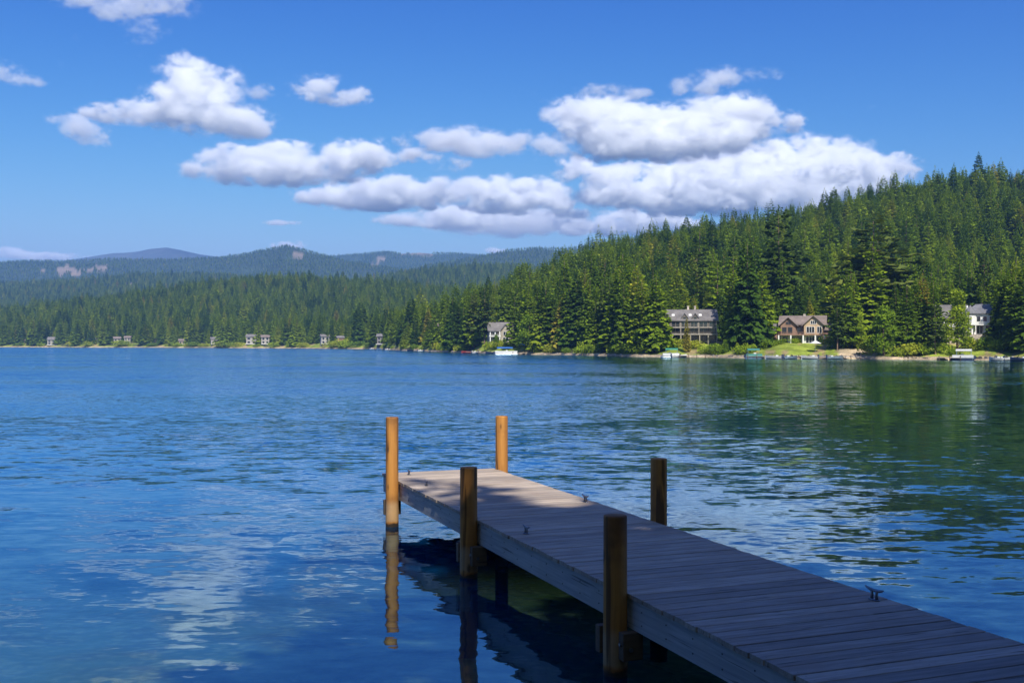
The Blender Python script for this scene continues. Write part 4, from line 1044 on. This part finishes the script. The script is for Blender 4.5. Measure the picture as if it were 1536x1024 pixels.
# ------------------------------------------------------------------ clouds
M_CLOUD = bpy.data.materials.new('cloud_vapour'); M_CLOUD.use_nodes = True
_n = M_CLOUD.node_tree; _n.nodes.clear()
_o = _n.nodes.new('ShaderNodeOutputMaterial'); _v = _n.nodes.new('ShaderNodeVolumePrincipled'); _v.inputs['Density'].default_value = .02; _v.inputs['Color'].default_value = (.984, .987, .992, 1); _v.inputs['Anisotropy'].default_value = 0.
_n.links.new(_v.outputs[0], _o.inputs['Volume'])
ALT = 1300.
def cloud(ybase, puffs, label, dens=1., wisp=2.2):
    D = ALT * FPX / (HOR - ybase); k = D / FPX
    me = bpy.data.meshes.new('cloud'); ob = tag(link(bpy.data.objects.new('cloud', me)), label, None, None, 'structure')
    W = lambda x, y: ((x - 768) * k, D, EYE + (HOR - y) * k)
    cx = sum(p[0] for p in puffs) / len(puffs); cy = sum(p[1] for p in puffs) / len(puffs); C = W(cx, cy); ob.location = C
    lo = [1e9] * 3; hi = [-1e9] * 3; ps = []
    for i, (x, y, rx, ry) in enumerate(puffs):
        c = W(x, y); r = (rx * k, (rx * .6 + ry * .6) * k, ry * k); c = (c[0] - C[0], ((i * 37) % 10 - 5) * .05 * rx * k, c[2] - C[2]); ps.append((c, r))
        for a in range(3): lo[a] = min(lo[a], c[a] - 1.55 * r[a]); hi[a] = max(hi[a], c[a] + 1.55 * r[a])
    g = bpy.data.node_groups.new('cloud_shape', 'GeometryNodeTree'); t = NT(g)
    g.interface.new_socket('Geometry', in_out='INPUT', socket_type='NodeSocketGeometry'); g.interface.new_socket('Geometry', in_out='OUTPUT', socket_type='NodeSocketGeometry')
    t.new('NodeGroupInput'); pos = t.new('GeometryNodeInputPosition').outputs[0]
    off = t.vm('MULTIPLY', t.vm('ADD', pos, (cx * 13, cy * 7, ybase * 3)), (1, 1, 1.5))
    def worley(sc):
        v = t.new('ShaderNodeTexVoronoi'); v.feature = 'F1'
        wob = t.new('ShaderNodeVectorMath', operation='SCALE'); t.k(t.noise(off, sc * 1.4, 3, .6, 0, True), wob.inputs[0]); wob.inputs['Scale'].default_value = .55 / sc
        t.k(t.vm('ADD', off, wob.outputs[0]), v.inputs['Vector']); v.inputs['Scale'].default_value = sc; v.inputs['Randomness'].default_value = 1.
        return v.outputs['Distance']
    n1 = t.noise(off, 1 / (36 * k), 3, .5, .3); n2 = t.noise(off, 1 / (11 * k), 6, .68, .3)
    w1 = worley(1 / (30 * k)); w2 = worley(1 / (12 * k))
    tot = None
    for c, r in ps:
        q = t.vm('DIVIDE', t.vm('SUBTRACT', pos, c), tuple((.86 if dens > .75 else 1.12) * a for a in r))
        e = t.math('EXPONENT', t.math('MULTIPLY', t.vm('DOT_PRODUCT', q, q), -1.))
        tot = e if tot is None else t.math('ADD', tot, e)
    tot = t.math('MINIMUM', tot, .84)
    gate = t.maprange(tot, .03, .30, .25, 1.)
    nn = t.math('ADD', t.math('MULTIPLY', t.math('SUBTRACT', n1, .5), 3.3), t.math('MULTIPLY', t.math('SUBTRACT', n2, .5), wisp * 1.15))
    nn = t.math('ADD', nn, t.math('ADD', t.math('MULTIPLY', t.math('SUBTRACT', .5, w1), .75), t.math('MULTIPLY', t.math('SUBTRACT', .5, w2), .35)))
    f = t.math('ADD', tot, t.math('MULTIPLY', nn, gate))
    d = t.math('ADD', t.maprange(f, .50, 1.0, 0., .8 * dens), t.maprange(f, .22, .62, 0., .2 * dens))
    vc = t.new('GeometryNodeVolumeCube'); t.k(d, vc.inputs['Density']); vc.inputs['Min'].default_value = lo; vc.inputs['Max'].default_value = hi
    for a, nm in enumerate(('Resolution X', 'Resolution Y', 'Resolution Z')): vc.inputs[nm].default_value = max(6, int((hi[a] - lo[a]) / (D / 950)))
    sm = t.new('GeometryNodeSetMaterial'); sm.inputs['Material'].default_value = M_CLOUD; t.k(vc.outputs[0], sm.inputs[0])
    go = t.new('NodeGroupOutput'); t.k(sm.outputs[0], go.inputs[0])
    ob.modifiers.new('shape', 'NODES').node_group = g
CL = [
 (203, [(268, 108, 30, 26), (300, 120, 42, 24), (335, 128, 26, 22), (290, 138, 55, 16), (185, 170, 55, 13), (240, 168, 50, 18), (300, 172, 60, 26), (350, 180, 50, 22), (375, 190, 28, 16), (150, 168, 25, 8)], 'two-tiered white cumulus cloud high over the far shore'),
 (225, [(105, 182, 25, 9), (130, 195, 26, 12), (145, 212, 16, 9)], 'small thin cloud below the two-tiered cloud', .55),
 (160, [(478, 130, 34, 14), (512, 142, 36, 13), (480, 146, 40, 8), (542, 147, 14, 11)], 'lone small white cloud high in the middle'),
 (275, [(292, 250, 22, 13), (350, 240, 50, 22), (400, 245, 60, 26), (460, 255, 60, 22), (520, 240, 40, 26), (560, 235, 40, 20), (420, 222, 35, 10), (380, 262, 80, 12), (620, 233, 40, 9)], 'long flat white cloud above the round-topped hill'),
 (236, [(660, 212, 45, 9), (705, 210, 50, 13), (745, 222, 28, 9), (720, 222, 40, 8)], 'thin elongated white cloud in the middle', .7),
 (256, [(670, 246, 26, 9)], 'little faint cloud under the thin elongated cloud', .5),
 (312, [(470, 293, 32, 11), (530, 290, 60, 18), (600, 287, 60, 20), (660, 290, 36, 20), (560, 300, 90, 11)], 'low wide white cloud over the blue hills'),
 (322, [(720, 285, 45, 18), (780, 285, 55, 20), (830, 300, 45, 16), (770, 308, 80, 13), (860, 318, 26, 9)], 'wide white cloud in front of the great bank'),
 (342, [(590, 331, 30, 8), (650, 325, 50, 12), (690, 325, 40, 14), (720, 338, 26, 7), (640, 335, 40, 6)], 'small low cloud under the wide white clouds', .8),
 (348, [(740, 328, 60, 14), (800, 330, 70, 14), (770, 338, 90, 10)], 'dim grey cloud near the hills', .35),
 (246, [(865, 170, 45, 22), (915, 172, 45, 24), (880, 195, 50, 24), (940, 200, 60, 26), (1000, 190, 60, 32), (1060, 185, 46, 30), (1105, 165, 40, 24), (1140, 180, 40, 24), (1195, 183, 20, 14), (1000, 222, 90, 18), (1090, 212, 60, 20), (925, 225, 60, 16)], 'great white cumulus cloud left of the forested ridge'),
 (330, [(870, 262, 36, 14), (930, 268, 50, 22), (1000, 272, 60, 26), (1070, 260, 60, 34), (1140, 255, 60, 36), (1200, 240, 50, 30), (1250, 245, 46, 32), (1300, 250, 40, 26), (1350, 252, 30, 20), (1020, 300, 110, 22), (1140, 295, 110, 28), (1250, 285, 80, 28), (920, 292, 60, 12), (865, 243, 26, 10)], 'great white cloud bank rising behind the forested ridge'),
 (357, [(870, 345, 40, 10), (920, 335, 50, 16), (970, 332, 44, 16), (1010, 335, 40, 14)], 'low white cloud just above the forested ridge'),
 (160, [(1045, 132, 30, 13), (1078, 112, 24, 10), (1100, 120, 16, 7)], 'small wispy cloud above the great cumulus', .55),
 (126, [(1140, 114, 24, 7)], 'tiny wisp high above the ridge', .5),
 (150, [(890, 137, 26, 6), (930, 140, 26, 8), (958, 142, 15, 6)], 'faint streak over the great cumulus', .5),
 (226, [(790, 207, 28, 7), (815, 216, 30, 9), (835, 225, 18, 8)], 'ragged cloud scrap beside the great cumulus', .6),
 (40, [(130, 2, 40, 8), (200, 5, 50, 14), (250, 6, 36, 10), (178, 22, 20, 13)], 'ragged cloud cut by the top of the picture', .55),
 (72, [(225, 46, 24, 10), (205, 62, 14, 5)], 'small wisp under the topmost cloud', .5),
 (128, [(5, 106, 22, 12), (40, 121, 24, 5)], 'cloud scrap at the edge of the sky', .6),
 (342, [(420, 335, 30, 3)], 'thin cloud streak over the round hill', .8),
 (376, [(430, 368, 26, 8)], 'white cloud top peeping over the round hill', 1.),
 (160, [(385, 140, 18, 8), (400, 132, 14, 6)], 'wisp beside the two-tiered cloud', .5),
 (384, [(15, 382, 30, 8), (80, 384, 40, 4)], 'low cloud over the far hills at the edge', .6),
 (382, [(742, 376, 16, 5)], 'tiny cloud over the far hills', .8)]
for q in CL: cloud(q[0], q[1], q[2], *(q[3:]))

# ------------------------------------------------------------------ haze
def haze():
    m = bpy.data.materials.new('haze_air'); m.use_nodes = True; n = m.node_tree; n.nodes.clear()
    o = n.nodes.new('ShaderNodeOutputMaterial'); v = n.nodes.new('ShaderNodeVolumePrincipled')
    v.inputs['Density'].default_value = 1.3e-4; v.inputs['Color'].default_value = (.25, .50, 1., 1); v.inputs['Anisotropy'].default_value = .0
    n.links.new(v.outputs[0], o.inputs['Volume'])
    b = MB(); b.box(-9000, 9000, -400, 7400, -13, 610)
    tag(b.build('haze', m), 'thin blue haze in the air', None, None, 'stuff')
haze()

# ------------------------------------------------------------------ sky, sun, camera
w = bpy.data.worlds.new('World'); S.world = w; w.use_nodes = True
t = NT(w.node_tree); bg = t.n['Background']
st = t.new('ShaderNodeTexSky', sky_type='NISHITA', sun_disc=False)
st.sun_elevation = radians(SUN_EL); st.sun_rotation = radians(180 - SUN_AZ); st.ozone_density = 4.; st.dust_density = 2.; st.air_density = 1.; st.altitude = 0
sp = t.new('ShaderNodeSeparateColor'); t.k(st.outputs[0], sp.inputs[0]); cb = t.new('ShaderNodeCombineColor')
for i, (ref, pw_, gain, top) in enumerate(((1.574, 3.3, .27, 3.7), (2.634, 2.15, 1.38, 5.4), (4.491, .95, 4.60, 7.4))):   # a deep summer blue, paler low down
    t.k(t.math('MINIMUM', t.math('MULTIPLY', t.math('POWER', t.math('DIVIDE', sp.outputs[i], ref), pw_), gain), top), cb.inputs[i])
t.k(cb.outputs[0], bg.inputs[0]); bg.inputs[1].default_value = .1
L = bpy.data.lights.new('sun', 'SUN'); L.energy = 5.0; L.angle = radians(.5); L.color = (1, .94, .84)
so = link(bpy.data.objects.new('sun', L)); so.rotation_euler = (radians(90 - SUN_EL), 0, radians(SUN_AZ)); so.location = (0, 0, 60)
cam = bpy.data.cameras.new('camera'); co = link(bpy.data.objects.new('camera', cam)); S.camera = co
co.location = (0, 0, EYE); co.rotation_euler = (radians(90), 0, 0); cam.lens = 36 * FPX / 1536; cam.clip_end = 60000
cam.shift_y = (HOR - 512) / 1536
vs = S.view_settings; vs.view_transform = 'Standard'; vs.look = 'None'; vs.exposure = .5; vs.gamma = 1
cy = S.cycles; cy.max_bounces = 14; cy.volume_bounces = 12; cy.transparent_max_bounces = 6; cy.diffuse_bounces = 3; cy.glossy_bounces = 3
cy.caustics_reflective = False; cy.caustics_refractive = False; cy.sample_clamp_indirect = 6
